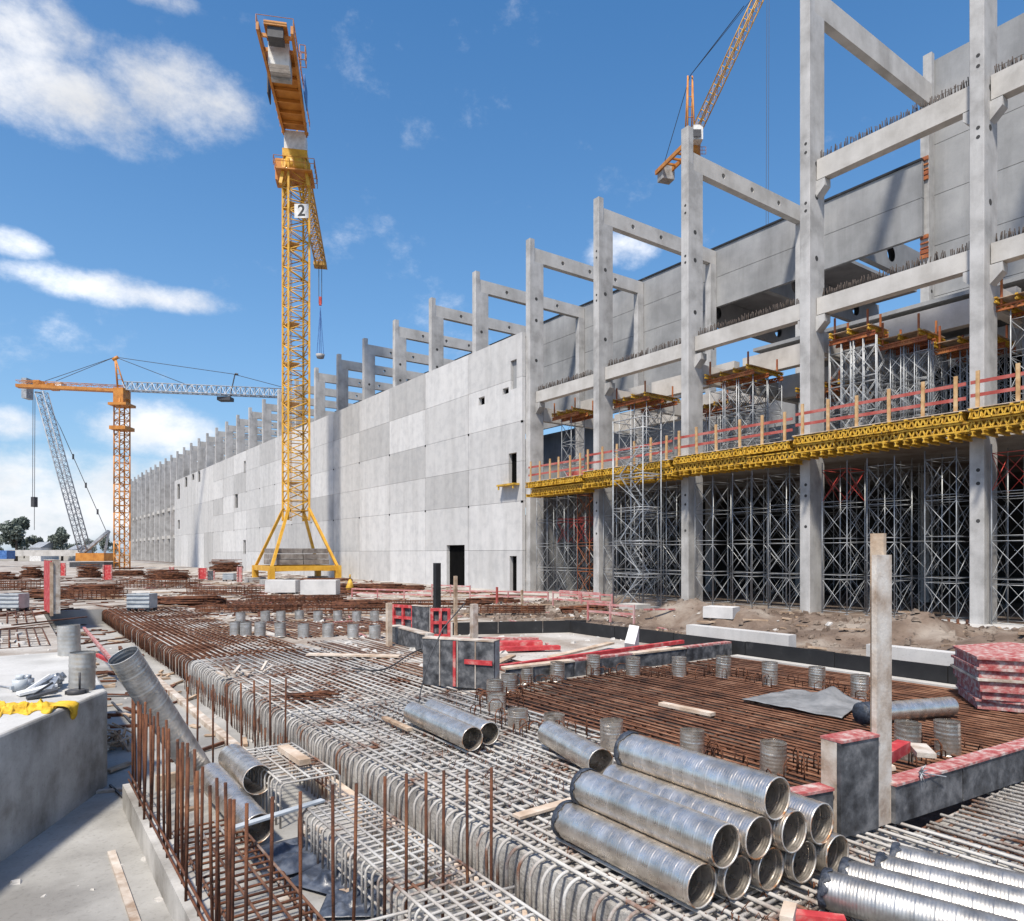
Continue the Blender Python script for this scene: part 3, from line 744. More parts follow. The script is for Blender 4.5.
# cross base: feet, beams, raking struts
ft = 4.3
feet = [(-ft,-ft),(ft,-ft),(ft,ft),(-ft,ft)]
for i,(x,y) in enumerate(feet):
    x *= .76; y *= .76
    MB().beam(mc(x,y,1.55), mc(x*.30,y*.30,7.6), .26, .26, up=(0,1,0)).build('raking_strut', M['crane'], tc)
    MB().beam(mc(x,y,.48), mc(x,y,1.75), .55, .55, up=(0,1,0)).build('foot', M['crane'], tc)
    x2, y2 = [(p*.76, q*.76) for p,q in feet][(i+1)%4]
    MB().beam(mc(x,y,1.5), mc(x2,y2,1.5), .40, .5).build('base_beam', M['crane'], tc)
for s in (-1,1): MB().beam(mc(-ft*.7*s,-ft*.7,1.42), mc(ft*.7*s,ft*.7,1.42), .45, .45).build('base_beam', M['crane'], tc)
for i, (z, mm) in enumerate(((1.85,'ballastd'),(2.4,'ballastd'),(2.95,'ballastd'))):
    k = 1-.05*i
    for s in (-1, 1):
        b = MB(); P = [mc(-2.7*k, s*.04, z), mc(2.7*k, s*.04, z), mc(2.7*k, s*(2.55), z), mc(-2.7*k, s*2.55, z)]
        b.add(P+[p+Vector((0,0,.5)) for p in P], [(0,1,2,3),(7,6,5,4),(0,4,5,1),(1,5,6,2),(2,6,7,3),(3,7,4,0)]); b.build('ballast_block', M[mm], tc)
# slewing platform with rails, slewing column
def lev(dj, ds, z): return Vector((ax, ay, z))+jd*dj+js*ds
def jbox(b, d0, d1, s0, s1, z0, z1, mm=None):
    vs = [lev(d0,s0,z0),lev(d1,s0,z0),lev(d1,s1,z0),lev(d0,s1,z0),lev(d0,s0,z1),lev(d1,s0,z1),lev(d1,s1,z1),lev(d0,s1,z1)]
    return b.add(vs, [(0,3,2,1),(4,5,6,7),(0,1,5,4),(1,2,6,5),(2,3,7,6),(3,0,4,7)])
zz = top
jbox(MB(), -1.75, 1.75, -1.75, 1.75, zz-1.25, zz-1.1).build('slewing_platform', M['craneo'], tc)
b = MB()
for s in (-1.95, 1.95):
    for z in (zz-.6, zz-.1): b.bar(lev(-1.95,s,z), lev(1.95,s,z), .035, 4); b.bar(lev(s,-1.95,z), lev(s,1.95,z), .035, 4)
    for t in (-1.95,-1,0,1,1.95): b.bar(lev(t,s,zz-1.1), lev(t,s,zz-.1), .03, 4); b.bar(lev(s,t,zz-1.1), lev(s,t,zz-.1), .03, 4)
b.build('platform_railing', M['craneo'], tc)
b = MB(); b.bar(lev(0,0,zz-.9), lev(0,0,zz+.3), 1.45, 20); b.build('slewing_ring', M['crane'], tc)
b = MB()
for q in (-.9,.9):
    for s in (-.9,.9): b.beam(lev(q*1.5,s*1.5,zz-2.6), lev(q,s,zz+.2), .3,.3, up=(jd.x,jd.y,0))
jbox(b, -1.2, 1.2, -1.2, 1.2, zz+.3, zz+1.1); b.build('slewing_turret', M['crane'], tc)
jbox(MB(), -1.0, 1.0, -1.05, 1.05, zz+1.12, zz+3.0).build('turret_housing', M['white'], tc)
ZJ2 = 45.3
# counter jib towards the viewer
L1 = (Vector((near.x,near.y,0))-Vector((ax,ay,0))).length
b = MB()
for s in (-1.35, 1.35): b.beam(lev(-L1,s,ZJ2+.25), lev(-.5,s*.8,ZJ2+.25), .22, .62)
for i in range(9): b.beam(lev(-.8-L1*i/9,-1.3,ZJ2+.15), lev(-.8-L1*i/9,1.3,ZJ2+.15), .16, .28)
b.build('counter_jib', M['craneo'], tc)
jbox(MB(), -L1*.80, -1, -1.12, 1.12, ZJ2+.32, ZJ2+.40).build('jib_deck', M['craneo'], tc)
for i in range(4): jbox(MB(), -L1+2.3+i*.55, -L1+2.3+i*.55+.5, -.85, .85, ZJ2-1.15-(.2*(i==3)), ZJ2+.8).build('counterweight', M['white' if i < 2 else 'ballast'], tc)
jbox(MB(), -L1+.35, -L1+1.5, -.62, .62, ZJ2-.25, ZJ2+.9).build('winch', M['cable'], tc)
jbox(MB(), -L1+.2, -L1+2.2, -.9, .9, ZJ2+.62, ZJ2+.95).build('winch_housing', M['craneo'], tc)
b = MB()
for s in (-1.45,1.45):
    for z in (ZJ2+.8, ZJ2+1.15): b.bar(lev(-L1,s,z), lev(-1,s,z), .03, 4)
    for i in range(12): b.bar(lev(-L1+(L1-1)*i/11,s,ZJ2+.5), lev(-L1+(L1-1)*i/11,s,ZJ2+1.15), .025, 4)
b.bar(lev(-L1,-1.45,ZJ2+1.15), lev(-L1,1.45,ZJ2+1.15), .03, 4); b.build('jib_railing', M['craneo'], tc)
b = MB()
d0 = -L1+3.4
for i in range(2):
    for j in range(2):
        b.bar(lev(d0+i*1.0,-1.6-j*.45,ZJ2+.2), lev(d0+i*1.0,-1.6-j*.45,ZJ2+1.5), .035, 4)
for z in (ZJ2+.25, ZJ2+.9, ZJ2+1.5):
    b.bar(lev(d0,-1.6,z), lev(d0,-2.05,z), .035,4); b.bar(lev(d0+1.0,-1.6,z), lev(d0+1.0,-2.05,z), .035,4); b.bar(lev(d0,-2.05,z), lev(d0+1.0,-2.05,z), .035,4)
b.build('service_cage', M['craneo'], tc)
for s, w, c in ((-1.62, 2.6, 'blue'), (1.62, 1.8, 'cable')):
    jbox(MB(), -L1*.46-w/2, -L1*.46+w/2, s-.05, s+.05, ZJ2-.5, ZJ2+1.3).build('side_board', M[c], tc)
# jib going away
L2 = (Vector((tip.x,tip.y,0))-Vector((ax,ay,0))).length
b = MB(); lattice(b, lev(1.0,0,ZJ2-.1), lev(L2,0,ZJ2-.1), 1.5, 26, .10, .05, h=1.5, tri=True); b.build('jib', M['craned'], tc)
jbox(MB(), 1.2, 3.0, .9, 2.2, zz-.9, zz+1.3).build('operator_cab', M['craneo'], tc)
jbox(MB(), L2-3.2, L2-1.6, -.9, .9, ZJ2-.75, ZJ2-.25).build('trolley', M['craned'], tc)
tz = ray(327, 305, (tip.x*S1+tip.y*C1)-2).z; bz = ray(327, 357, (tip.x*S1+tip.y*C1)-2).z
MB().bar(lev(L2-2.4,.2,ZJ2-.5), lev(L2-2.4,.2,tz), .05, 4).bar(lev(L2-2.4,-.2,ZJ2-.5), lev(L2-2.4,-.2,tz), .05, 4).build('hoist_rope', M['cable'], tc)
jbox(MB(), L2-2.6, L2-2.2, -.18, .18, tz-.2, tz+1.0).build('hook_block', M['redsteel'], tc)
o3 = lev(L2-2.4,0,bz)
bk = thing('concrete_bucket', 'small round bucket hanging on ropes below the near crane jib', 'bucket', o3)
MB().bar(o3+Vector((0,0,-.3)), o3+Vector((0,0,.25)), .5, 14, .65).build('bucket_body', M['ballast'], bk)
b = MB()
for s in (-.5,.5): b.bar(o3+Vector((s*C1,-s*S1,.2)), Vector((o3.x,o3.y,tz-.5)), .05, 4); b.bar(o3+Vector((s*S1,s*C1,.2)), Vector((o3.x,o3.y,tz-.5)), .05, 4)
b.build('sling', M['blue'], bk)
# number plate
pc = ray(301.5, 211, 70.2)
fw = Vector((-S1,-C1,0)); rt_ = Vector((C1,-S1,0))
MB().obox(pc, rt_*.70, fw*.03, (0,0,.70)).build('number_plate', M['white'], tc)
cu = bpy.data.curves.new('numeral', 'FONT'); cu.body = '2'; cu.size = 1.55; cu.align_x = 'CENTER'; cu.align_y = 'CENTER'; cu.extrude = .01; cu.offset = .02
to = bpy.data.objects.new('numeral', cu); COL.objects.link(to); to.location = pc+fw*.05; to.rotation_euler = (PI/2, 0, -math.atan2(S1, C1))
bpy.context.view_layer.update()
me = bpy.data.meshes.new_from_object(to); Mx = to.matrix_world.copy(); bpy.data.objects.remove(to); me.transform(Mx); me.materials.clear(); me.materials.append(M['black2'])
no = bpy.data.objects.new('numeral', me); COL.objects.link(no); attach(no, tc)
for i,(x,y) in enumerate(feet): tag(MB().beam(mc(x*.76-.9,y*.76,.24), mc(x*.76+.9,y*.76,.24), 1.8, .5, up=(0,0,1)).build('foundation_pad', M['ballast'], None, mc(x*.76,y*.76,.2)), '%s concrete pad under the feet of the near tower crane' % ('left rear','left front','right front','right rear')[i], 'pad')
# concrete pads in front of the base
for (x0,x1,yb,h_, lab) in ((268,298,592,.9,'white concrete block in front of the crane base, left one'), (303,338,594,1.0,'white concrete block in front of the crane base, right one'), (394,434,581.5,.8,'long white concrete block lying at the foot of the precast wall')):
    p, q = on(x0,yb,.08), on(x1,yb,.08); d = (q-p)
    o = MB().beam(p+Vector((0,0,h_/2)), q+Vector((0,0,h_/2)), 1.3, h_).build('concrete_block', M['ballast' if h_ < .85 else 'pan3'], None, p); tag(o, lab, 'block')

# --- the far tower crane on the left
Yl = 120.0
b0 = ray(122, 566, Yl); b0.z = .2; cx, cy = b0.x, b0.y
t2 = thing('tower_crane', 'distant orange tower crane with long level jib at left of the picture', 'crane', b0)
rt_ = Vector((C1,-S1,0)); fd = Vector((S1,C1,0))
zt = ray(122,391,Yl).z
for i in range(6):
    z0, z1 = .2+(zt-1.6)*i/6, .2+(zt-1.6)*(i+1)/6
    b = MB(); lattice(b, (cx,cy,z0), (cx,cy,z1), 1.75, 4, .13, .06, up=(.93,.36,0)); b.build('mast_section', M['craneo'], t2)
def q3(px, py): return ray(px, py, Yl)
def lbox(b, px0, px1, py0, py1, dep=1.0, Y=Yl):
    a, c = ray(px0, py1, Y), ray(px1, py0, Y); m_ = (a+c)/2
    w = (Vector((c.x,c.y,0))-Vector((a.x,a.y,0))).length/2
    return b.obox(m_, rt_*w, fd*dep, (0,0,(c.z-a.z)/2))
lbox(MB(), 114, 130, 427, 430.5, 1.5).build('climbing_collar', M['craneo'], t2)
lbox(MB(), 117, 127, 389, 405, 1.2).build('slewing_turret', M['craneo'], t2)
lbox(MB(), 113, 131, 404, 406.5, 1.6).build('slewing_platform', M['craneo'], t2)
tl = ray(17, 386, 116.5); tr = ray(288, 397.5, 124.8); pv = Vector((cx,cy,zt))
b = MB(); b.beam(tl, pv, 1.3, .5); 
lattice(b, tl+Vector((0,0,.5)), pv+Vector((0,0,.5)), 1.2, 14, .05, .03, h=.7); b.build('counter_jib', M['craneo'], t2)
b = MB(); lattice(b, pv+Vector((0,0,.1)), tr, 1.3, 34, .10, .055, h=1.5, tri=True); b.build('jib', M['lat'], t2)
lbox(MB(), 25, 30, 379, 399, .9).build('counterweight', M['lat'], t2)
for a, c, e, f, mm in ((36,42,381,386,'craneo'),(50,57,384,390,'craneo'),(58,64,383,389,'white'),(38,52,385,389,'craneo')): lbox(MB(), a,c,e,f,.8).build('machine_box', M[mm], t2)
ap = q3(115, 357)
b = MB(); b.bar(q3(118,391), ap, .16, 5).bar(q3(126,391), ap, .12, 5).bar(q3(113,360), q3(118,357), .3, 5)
for i in range(6):
    t = i/6; b.bar(q3(118,391).lerp(ap,t), q3(126,391).lerp(ap,t), .06, 4)
b.build('tower_head', M['craneo'], t2)
b = MB(); b.bar(ap, ray(45,381,118), .05, 4).bar(ap, ray(56,381,118), .05, 4).bar(ap, ray(198,389,122.5), .05, 4).bar(ap, ray(233,374,123.5), .05, 4).bar(ray(233,374,123.5), ray(282,387,124.6), .05, 4); b.build('tie_rope', M['cable'], t2)
b = MB(); b.bar(ray(235,374,123.5), ray(230,397,123.5), .1, 4).bar(ray(235,374,123.5), ray(238,374.5,123.5), .2, 4); b.build('jib_strut', M['cable'], t2)
lbox(MB(), 219, 232, 397.5, 401, .9, 123.4).build('trolley', M['cable'], t2)

# --- crawler crane with a raking lattice boom
Yc = 134
p0, p1 = ray(85,551,Yc), ray(41.5,393,Yc)
c3 = thing('crawler_crane', 'crawler crane with raked grey lattice boom behind the site at left', 'crane', ray(88,569,Yc))
b = MB(); lattice(b, p0, p1, 1.5, 30, .11, .05, up=(S1,C1,0)); b.build('boom', M['lat'], c3)
MB().bar(p1, ray(60,427,Yc), .05,4).bar(ray(60,427,Yc), ray(107,533,Yc), .06, 4).build('boom_stay', M['cable'], c3)
b = MB()
for t in (0.28,.55,.8): m_ = ray(60,427,Yc).lerp(ray(107,533,Yc), t); b.bar(m_+Vector((0,0,-.5)), m_+Vector((0,0,.5)), .17, 4)
b.build('stay_coupling', M['cable'], c3)
b = MB(); b.beam(ray(84,552,Yc), ray(109,531,Yc), .7, .5).beam(ray(109,531,Yc), ray(104,556,Yc), .4, .4); b.build('gantry', M['lat'], c3)
lbox(MB(), 82, 110, 553, 561, 2, Yc).build('crane_house', M['craneo'], c3)
lbox(MB(), 78, 112, 562, 567, 2.6, Yc).build('crawler_track', M['cable'], c3)
MB().bar(ray(35,394,Yc), ray(34.5,499,Yc), .05,4).bar(ray(41.5,393,Yc), ray(35,392,Yc), .15,4).bar(ray(33,393,Yc), ray(32.6,499,Yc), .05,4).build('hoist_rope', M['cable'], c3)
lbox(MB(), 32.6, 36, 497, 507, .5, Yc).build('hook_block', M['cable'], c3)
MB().bar(ray(34.4,507,Yc), ray(34.3,530,Yc), .05,4).build('sling', M['cable'], c3)

# --- luffing crane behind the building
Yk = 110
pv = ray(692, 140, Yk); bt = ray(767, -20, 96); ct = ray(661, 174, 119)
c4 = thing('luffing_crane', 'orange crane with raised lattice boom rising behind the building', 'crane', (pv.x,pv.y,.3))
for i in range(6):
    b = MB(); lattice(b, (pv.x,pv.y,.3+(pv.z-3)*i/6), (pv.x,pv.y,.3+(pv.z-3)*(i+1)/6), 1.8, 5, .12, .06, up=(.9,.4,0)); b.build('mast_section', M['craneo'], c4)
MB().bar((pv.x,pv.y,pv.z-2.8), (pv.x,pv.y,pv.z-.9), 1.3, 16).build('slewing_ring', M['craneo'], c4)
b = MB(); lattice(b, ray(694,136,109), bt, 1.05, 17, .10, .04, h=1.1); b.build('boom', M['crane'], c4)
dv = Vector((ct.x-pv.x, ct.y-pv.y, 0)).normalized(); sv = Vector((0,0,1)).cross(dv)
b = MB()
for s in (-1,1): b.beam(pv+sv*s+Vector((0,0,-.6)), ct+sv*s, .3, .7)
for i in range(7): m_ = pv.lerp(ct, i/6)+Vector((0,0,-.5+.5*i/6)); b.beam(m_-sv, m_+sv, .3, .3)
b.build('counter_jib', M['craneo'], c4)
c_ = ray(666, 168, 118)
MB().obox(c_+Vector((0,0,-1.0)), sv*1.1, dv*.9, (0,0,1.2)).build('counterweight', M['ballast'], c4)
MB().obox(ray(697, 135, 108), rt_*.72, fd*.8, (0,0,1.1)).build('operator_cab', M['white'], c4)
MB().obox(ray(697, 133, 106.9), rt_*.62, fd*.05, (0,0,.55)).build('cab_window', M['cable'], c4)
b = MB(); tp = ray(690, 76, 110.5)
for px in (686.5, 693.5):
    b.bar(ray(px+1,138,109.5), tp+rt_*((px-690)*.10), .14, 5); b.bar(ray(px-2,150,113), tp+rt_*((px-690)*.10), .12, 5)
for i in range(1,6): b.bar(ray(687.5,138,109.5).lerp(tp,i/6), ray(694.5,138,109.5).lerp(tp,i/6), .07, 4)
b.build('a_frame', M['craneo'], c4)
MB().bar(tp, ray(744,6,98.7), .07, 4).bar(tp, bt, .05, 4).bar(tp, ct, .06, 4).build('luffing_rope', M['cable'], c4)
for px, lv in ((708, 'a'),):
    b = MB(); c_ = ray(702,154,109)
    for z in (0,.6,1.1): b.bar(c_+Vector((0,0,z))-rt_*.6, c_+Vector((0,0,z))+rt_*.6, .05, 4)
    for s in (-.6,0,.6): b.bar(c_+rt_*s, c_+rt_*s+Vector((0,0,1.1)), .05, 4)
    b.build('walkway_railing', M['craneo'], c4)
hk = ray(766, 250, 96)
MB().bar(bt, hk, .035, 4).bar(bt+rt_*.3, hk+rt_*.3, .035, 4).build('hoist_rope', M['cable'], c4)
MB().obox(hk, rt_*.3, fd*.2, (0,0,.7)).build('hook_block', M['craneo'], c4)

# ------------------------------------------------------------------ trees and far things
def tree(px, py0, py1, wpx, Y, label, seed, n=1900):
    rr = random.Random(seed); c = ray(px, 553, Y); top = ray(px, py0, Y).z; w = wpx/F*Y/2
    root = thing('tree', label, 'tree', (c.x,c.y,0), 'trees beyond the site')
    b = MB(); b.bar((c.x,c.y,-.2), (c.x+.3,c.y,top*.55), top*.035, 7, top*.015)
    lobes = []
    for i in range(9):
        a = rr.uniform(0, 2*PI); q = rr.uniform(.1,.8)*w; z = top*rr.uniform(.38,.88)
        r_ = w*rr.uniform(.28,.5)*(1.15-.6*(z/top))
        l = Vector((c.x+q*math.cos(a)*(1.1-.6*z/top), c.y+q*math.sin(a), z)); lobes.append((l, r_))
        b.bar((c.x+.2,c.y,top*.4), l, top*.012, 5, top*.004)
    b.build('trunk', M['bark'], root)
    f = MB(); s = w*.055
    for i in range(n):
        l, r_ = rr.choice(lobes); d = Vector((rr.gauss(0,1), rr.gauss(0,1), rr.gauss(0,.7)))
        d = d.normalized()*r_*rr.random()**.4; p = l+d
        a = Vector((rr.gauss(0,1),rr.gauss(0,1),rr.gauss(0,1))).normalized(); e = a.orthogonal().normalized(); g_ = a.cross(e)
        k = s*rr.uniform(.6,1.4)
        f.add([p-e*k-g_*k*.6, p+e*k*.2-g_*k, p+e*k+g_*k*.5, p-e*k*.2+g_*k], [(0,1,2,3)])
    f.build('crown', M['leaf'], root)
tree(16, 514, 552, 44, 250, 'tallest dark tree at the left edge beyond the site', 1, 3000)
tree(36, 531, 552, 24, 262, 'low rounded tree just right of the tallest far tree', 2)
tree(62, 526, 552, 32, 258, 'broad tree behind the crawler crane boom', 3, 2200)
tree(104, 535, 553, 20, 265, 'small tree behind the far crane mast', 4)
tree(-14, 524, 553, 34, 255, 'tree just outside the left edge', 5, 700)
for i, (px, py0, w, lab) in enumerate(((-4,538,20,'low far tree behind the blue container'),(24,540,22,'low far tree before the tallest tree'),(50,541,18,'low far tree right of the small white house'),(75,540,20,'low far tree seen through the crawler boom'),(92,538,20,'low far tree between crawler crane and mast'),(115,541,16,'low far tree just left of the open frame'))):
    tree(px, py0, 553, w, 380, lab, 20+i, 900)
def house(px0, px1, py0, py1, Y, lab, mw, mr):
    a, c = ray(px0, py1, Y), ray(px1, py0, Y); root = thing('far_house', lab, 'building', (a.x,a.y,0))
    m_ = (a+c)/2; w = (Vector((c.x,c.y,0))-Vector((a.x,a.y,0))).length/2
    MB().obox((m_.x,m_.y,c.z*.35), rt_*w, fd*5, (0,0,c.z*.35)).build('walls', M[mw], root)
    q = MB(); zr = c.z*.7
    P = [Vector((m_.x,m_.y,zr))+rt_*w*s*1.08+fd*5.5*t for s,t in ((-1,-1),(1,-1),(1,1),(-1,1))]+[Vector((m_.x,m_.y,c.z))+rt_*w*s*1.08 for s in (-1,1)]
    q.add(P, [(0,1,5,4),(2,3,4,5),(0,4,3),(1,2,5),(3,2,1,0)]); q.build('roof', M[mr], root)
house(39, 50, 542, 553, 255, 'small white house with grey roof between the far trees', 'white', 'lat')
house(76, 84, 545, 553, 270, 'tiny pale house behind the crawler crane', 'beam', 'lat')
o = MB(); lbox(o, -14, 11, 550.5, 559, 1.3, 150); tag(o.build('blue_container', M['blue'], None, ray(0,559,150)), 'blue shipping container at the far left edge', 'container')
o = MB(); lbox(o, 10, 80, 550, 556, .25, 175); tag(o.build('boundary_wall', M['beam'], None, ray(40,556,175)), 'long low pale boundary wall before the far trees', 'wall')
# ------------------------------------------------------------------ reinforcement
_bm = {}
def bar_me(L, r, m, n=6, ax='y', name='bar'):
    k = (round(L,2), r, m, n, ax)
    if k not in _bm:
        e = {'x':(L,0,0),'y':(0,L,0),'z':(0,0,L)}[ax]
        o = MB().bar((0,0,0), e, r, n).build(name, M[m]); _bm[k] = o.data; bpy.data.objects.remove(o)
    return _bm[k]
def path_me(key, pts, r, m, n=6):
    if key not in _bm:
        o = MB().path(pts, r, n).build('stirrup', M[m]); _bm[key] = o.data; bpy.data.objects.remove(o)
    return _bm[key]
def arc(c, r, a0, a1, n, ax):                              # arc in the plane across Y
    return [(c[0]+r*math.cos(a0+(a1-a0)*i/n), c[1], c[2]+r*math.sin(a0+(a1-a0)*i/n)) for i in range(n+1)]
rb = random.Random(11)
def rebar_mat(label, x0, x1, y0, y1, sx, sy, z, r, ml, mc, stir=0, drop=.58, sm_='rebar', lower=True, rs=.016, jit=.004, group='mats of reinforcing bars'):
    root = thing('rebar_mat', label, 'rebar mat', (x0, y0, z), group)
    nx = max(2, int((x1-x0)/sx)); off = .18 if stir else 0
    for i in range(nx):
        x = x0+off+(x1-x0-off)*i/(nx-1)+rb.uniform(-jit*3,jit*3); e = rb.uniform(-.06,.06)
        put(bar_me(y1-y0, r, ml), 'lengthwise_bar', root, (x, y0+e, z-r+rb.uniform(-jit,jit)), (R(rb.uniform(-.07,.07)), 0, R(rb.uniform(-.28,.28))))
    ny = max(2, int((y1-y0)/sy))
    extra = MB(); a = x0+(.30 if stir else 0)
    for i in range(ny):
        y = y0+(y1-y0)*i/(ny-1)+rb.uniform(-jit*3,jit*3)
        if i < 99: put(bar_me(x1-a, r*.85, mc, 6, 'x'), 'crosswise_bar', root, (a, y, z-2*r-r*.85), (0, R(rb.uniform(-.1,.1)), R(rb.uniform(-1.0,1.0))))
        else: extra.bar((a,y,z-3*r), (x1,y,z-3*r), r*.85, 5)
    if extra.v: tag(extra.build('further_crosswise_bars', M[mc], root), kind='stuff')
    if lower:
        q = MB()
        for i in range(int(nx*.8)):
            x = x0+.1+off+(x1-x0-.2-off)*i/max(1,int(nx*.8)-1); q.bar((x,y0,z-.085), (x,y1,z-.085), r*.8, 5)
        tag(q.build('lower_layer_of_bars', M[mc], root), kind='stuff')
    if stir:
        n = min(100, int((y1-y0)/stir)); R_ = .17
        pts = [(1.5,0,0),(R_,0,0)]+[(R_-R_*math.sin(t), 0, -R_+R_*math.cos(t)) for t in [PI/2*i/6 for i in range(1,7)]]+[(.01,0,-drop)]
        for i in range(n):
            y = y0+(y1-y0)*i/n+rb.uniform(-.012,.012)
            put(path_me(('st',drop,rs,sm_), pts, rs, sm_, 6), 'edge_stirrup', root, (x0+rb.uniform(-.02,.015), y, z-.01-2*r+rb.uniform(-.02,.012)), (0,0,R(rb.uniform(-3.5,3.5))))
            continue
            put(path_me(('st2',drop,rs,sm_), [(p[0]*.9+.04, 0, p[2]-.03) for p in pts], rs*.9, sm_, 5), 'inner_stirrup', root, (x0+.05+rb.uniform(-.02,.03), y+.045, z-.03-2*r), (0,0,R(rb.uniform(-6,6)))) if y < 14 else None
    return root
XE = 4.19
rebar_mat('wide pale dusted rebar mat in the foreground with curved edge stirrups, under the ducts', XE, 8.1, .9, 13.2, .185, .20, .0, .020, 'rebar', 'rebar', .185, .62, 'rebar', rs=.018)
rebar_mat('dusted grey rebar mat continuing behind the foreground mat along the trench', XE, 8.05, 13.3, 21.6, .20, .25, .0, .020, 'rebar', 'rebarmix', .21, .62, 'rebar', rs=.018)
rebar_mat('rust brown rebar mat edge running far back along the trench', XE-.05, 7.7, 21.7, 44, .19, .40, .0, .02, 'rebarmix', 'rust', .25, .6, 'rust', rs=.022)
rebar_mat('large rusty brown rebar mat ringed with upright duct stubs', 8.2, 17.2, 3.98, 13.0, .175, .55, .0, .020, 'rustl', 'rust', 0, jit=.006)
rebar_mat('wide meshed dusted rebar mat at lower right in front of the red topped forms', 8.15, 12.6, .5, 3.72, .15, .15, -.01, .018, 'rebar', 'rebarmix', 0)
rebar_mat('rusty round reinforced patch with duct stubs in the middle distance', 8.3, 13.4, 24.6, 33.0, .16, .4, .0, .02, 'rust', 'rust', 0, lower=False)
rebar_mat('half rusty rebar mat left of the black box form', 8.25, 11.6, 14.8, 23.5, .19, .35, .0, .018, 'rebarmix', 'rust', 0, lower=False)
rebar_mat('brown rebar mat on the pale slab at the left edge', -8, 1.1, 27.5, 34.0, .26, .6, .04, .022, 'rust', 'rebarmix', 0, lower=False)
rebar_mat('brown rebar mat farther back on the pale slab at the left edge', -9, 1.0, 37, 45, .33, .7, .04, .026, 'rust', 'rust', 0, lower=False)
rebar_mat('rusty rebar mat far behind the round patch near the crane', 9.5, 17.5, 38, 46, .3, .6, .06, .025, 'rust', 'rust', 0, lower=False)

b = MB(); rt2 = random.Random(31)
for i in range(1500):
    x, y = rt2.uniform(XE+.2, 8.0), 2+rt2.random()**1.4*11
    x = XE+.18+round((x-XE-.18)/.178)*.178; e = Vector((rt2.gauss(0,1), rt2.gauss(0,1), 0)).normalized()*.03
    b.path([(x-e.x, y-e.y, -.045), (x, y, .006), (x+e.x, y+e.y, -.04)], .005, 4)
    if i % 3 == 0: b.bar((x,y,0), (x+e.x*1.2, y+e.y*1.2, rt2.uniform(.02,.06)), .004, 4)
tag(b.build('tie_wires', M['rust'], None, (6,6,0)), 'thin rusty tie wires at the crossings of the foreground mat', 'wire', None, 'stuff')
# cages down in the pit
def cage(label, x0, x1, y0, y1, zt, zb, sx, sy, ml, ms, r=.016):
    root = thing('rebar_cage', label, 'rebar cage', (x0,y0,zb), 'rebar cages in the pit')
    n = max(2, int((x1-x0)/sx)+1)
    for i in range(n):
        x = x0+.03+(x1-x0-.06)*i/(n-1)
        put(bar_me(y1-y0, r, ml), 'lengthwise_bar', root, (x, y0, zt+r+rb.uniform(-.004,.004)), (R(rb.uniform(-.1,.1)),0,R(rb.uniform(-.4,.4))))
    for z in (zt-.16, zt-.32):
        if z > zb+.05:
            for x in (x0+.025, x1-.025): put(bar_me(y1-y0, r*.9, ml), 'side_bar', root, (x, y0, z))
    h = zt-zb; q = .07; w = x1-x0
    pts = [(0,0,-h),(0,0,-q)]+arc((q,0,-q), q, PI, PI/2, 4, 'y')[1:]+[(w-q,0,0)]+arc((w-q,0,-q), q, PI/2, 0, 4, 'y')[1:]+[(w,0,-h)]
    m = int((y1-y0)/sy)
    for i in range(m+1):
        put(path_me(('cg',round(w,2),round(h,2),ms,r), pts, r*.9, ms, 6), 'stirrup', root, (x0+rb.uniform(-.012,.012), y0+(y1-y0)*i/m+rb.uniform(-.01,.01), zt), (0,0,R(rb.uniform(-1.5,1.5))))
    return root
cage('long pale dusted rebar cage in the pit before the plank', 2.98, 3.84, 3.2, 8.75, -.20, -.72, .17, .135, 'rebar', 'rebar')
cage('short pale rebar cage in the pit behind the blue black film', 2.98, 3.82, 9.55, 11.5, -.12, -.72, .17, .16, 'rebar', 'rebar')
cage('low rusty rebar cage at the foot of the dense upright bars', 1.66, 2.45, 4.2, 9.6, -.46, -.72, .26, .17, 'rebarmix', 'rust')

_r = [o for o in S.collection.objects if o.get('label','').startswith('dusted grey rebar mat continuing')][0]
for i in range(60):
    y = 12.4+9.2*i/59+rb.uniform(-.05,.05); zt = -.34+rb.uniform(-.05,.08)
    put(bar_me(.62, .010, 'rust', 5, 'z'), 'foot_bar', _r, (4.06+rb.uniform(-.03,.03), y, -.88), (R(rb.uniform(-3,3)), R(rb.uniform(-3,3)), 0), (1,1,(zt+.88)/.62))
tag(MB().bbox(3.55,3.72,12.4,27.0,-.9,-.74,.01).build('edge_plank', M['woodg'], None, (3.55,12.4,-.9)), 'long grey timber lying along the trench floor behind the pit', 'plank')
tag(MB().beam((1.9,12.3,-.66),(4.0,12.35,-.66),.12,.30).build('edge_plank', M['plank'], None, (1.9,12.3,-.8)), 'pale board standing across the trench at the rear of the pit', 'plank')
# upright starter bars round the pit
def starter(px, py, lab, zb, ztop=.90, m='rust', P=None, grp='upright rusty starter bars'):
    p = on(px, py, ztop) if P is None else Vector(P)
    b = MB(); tx, ty = rb.uniform(-.03,.03), rb.uniform(-.03,.03)
    b.path([(p.x+tx, p.y+ty, zb), (p.x+tx*.4, p.y+ty*.3, (zb+p.z)/2), (p.x, p.y, p.z)], .0160, 7)
    tag(b.build('starter_bar', M[m], None, (p.x+tx,p.y+ty,zb)), lab, 'rebar', grp)
fr = [(272.4,797),(300.3,791.6),(332.6,784.8),(356.4,783.4),(385,776.6),(406.4,773.8),(426,772.5),(443.9,770.5),(467,769.5),(491.5,767.5)]
for i, (px, py) in enumerate(fr): starter(px, py, '%s upright rusty bar from left in the nearest cross row' % ORD[i], -.73)
bk = [(166,690),(187.5,687),(198,687),(213,684.5),(227,684),(240.8,683),(254,680.5),(270,679.5),(286,678)]
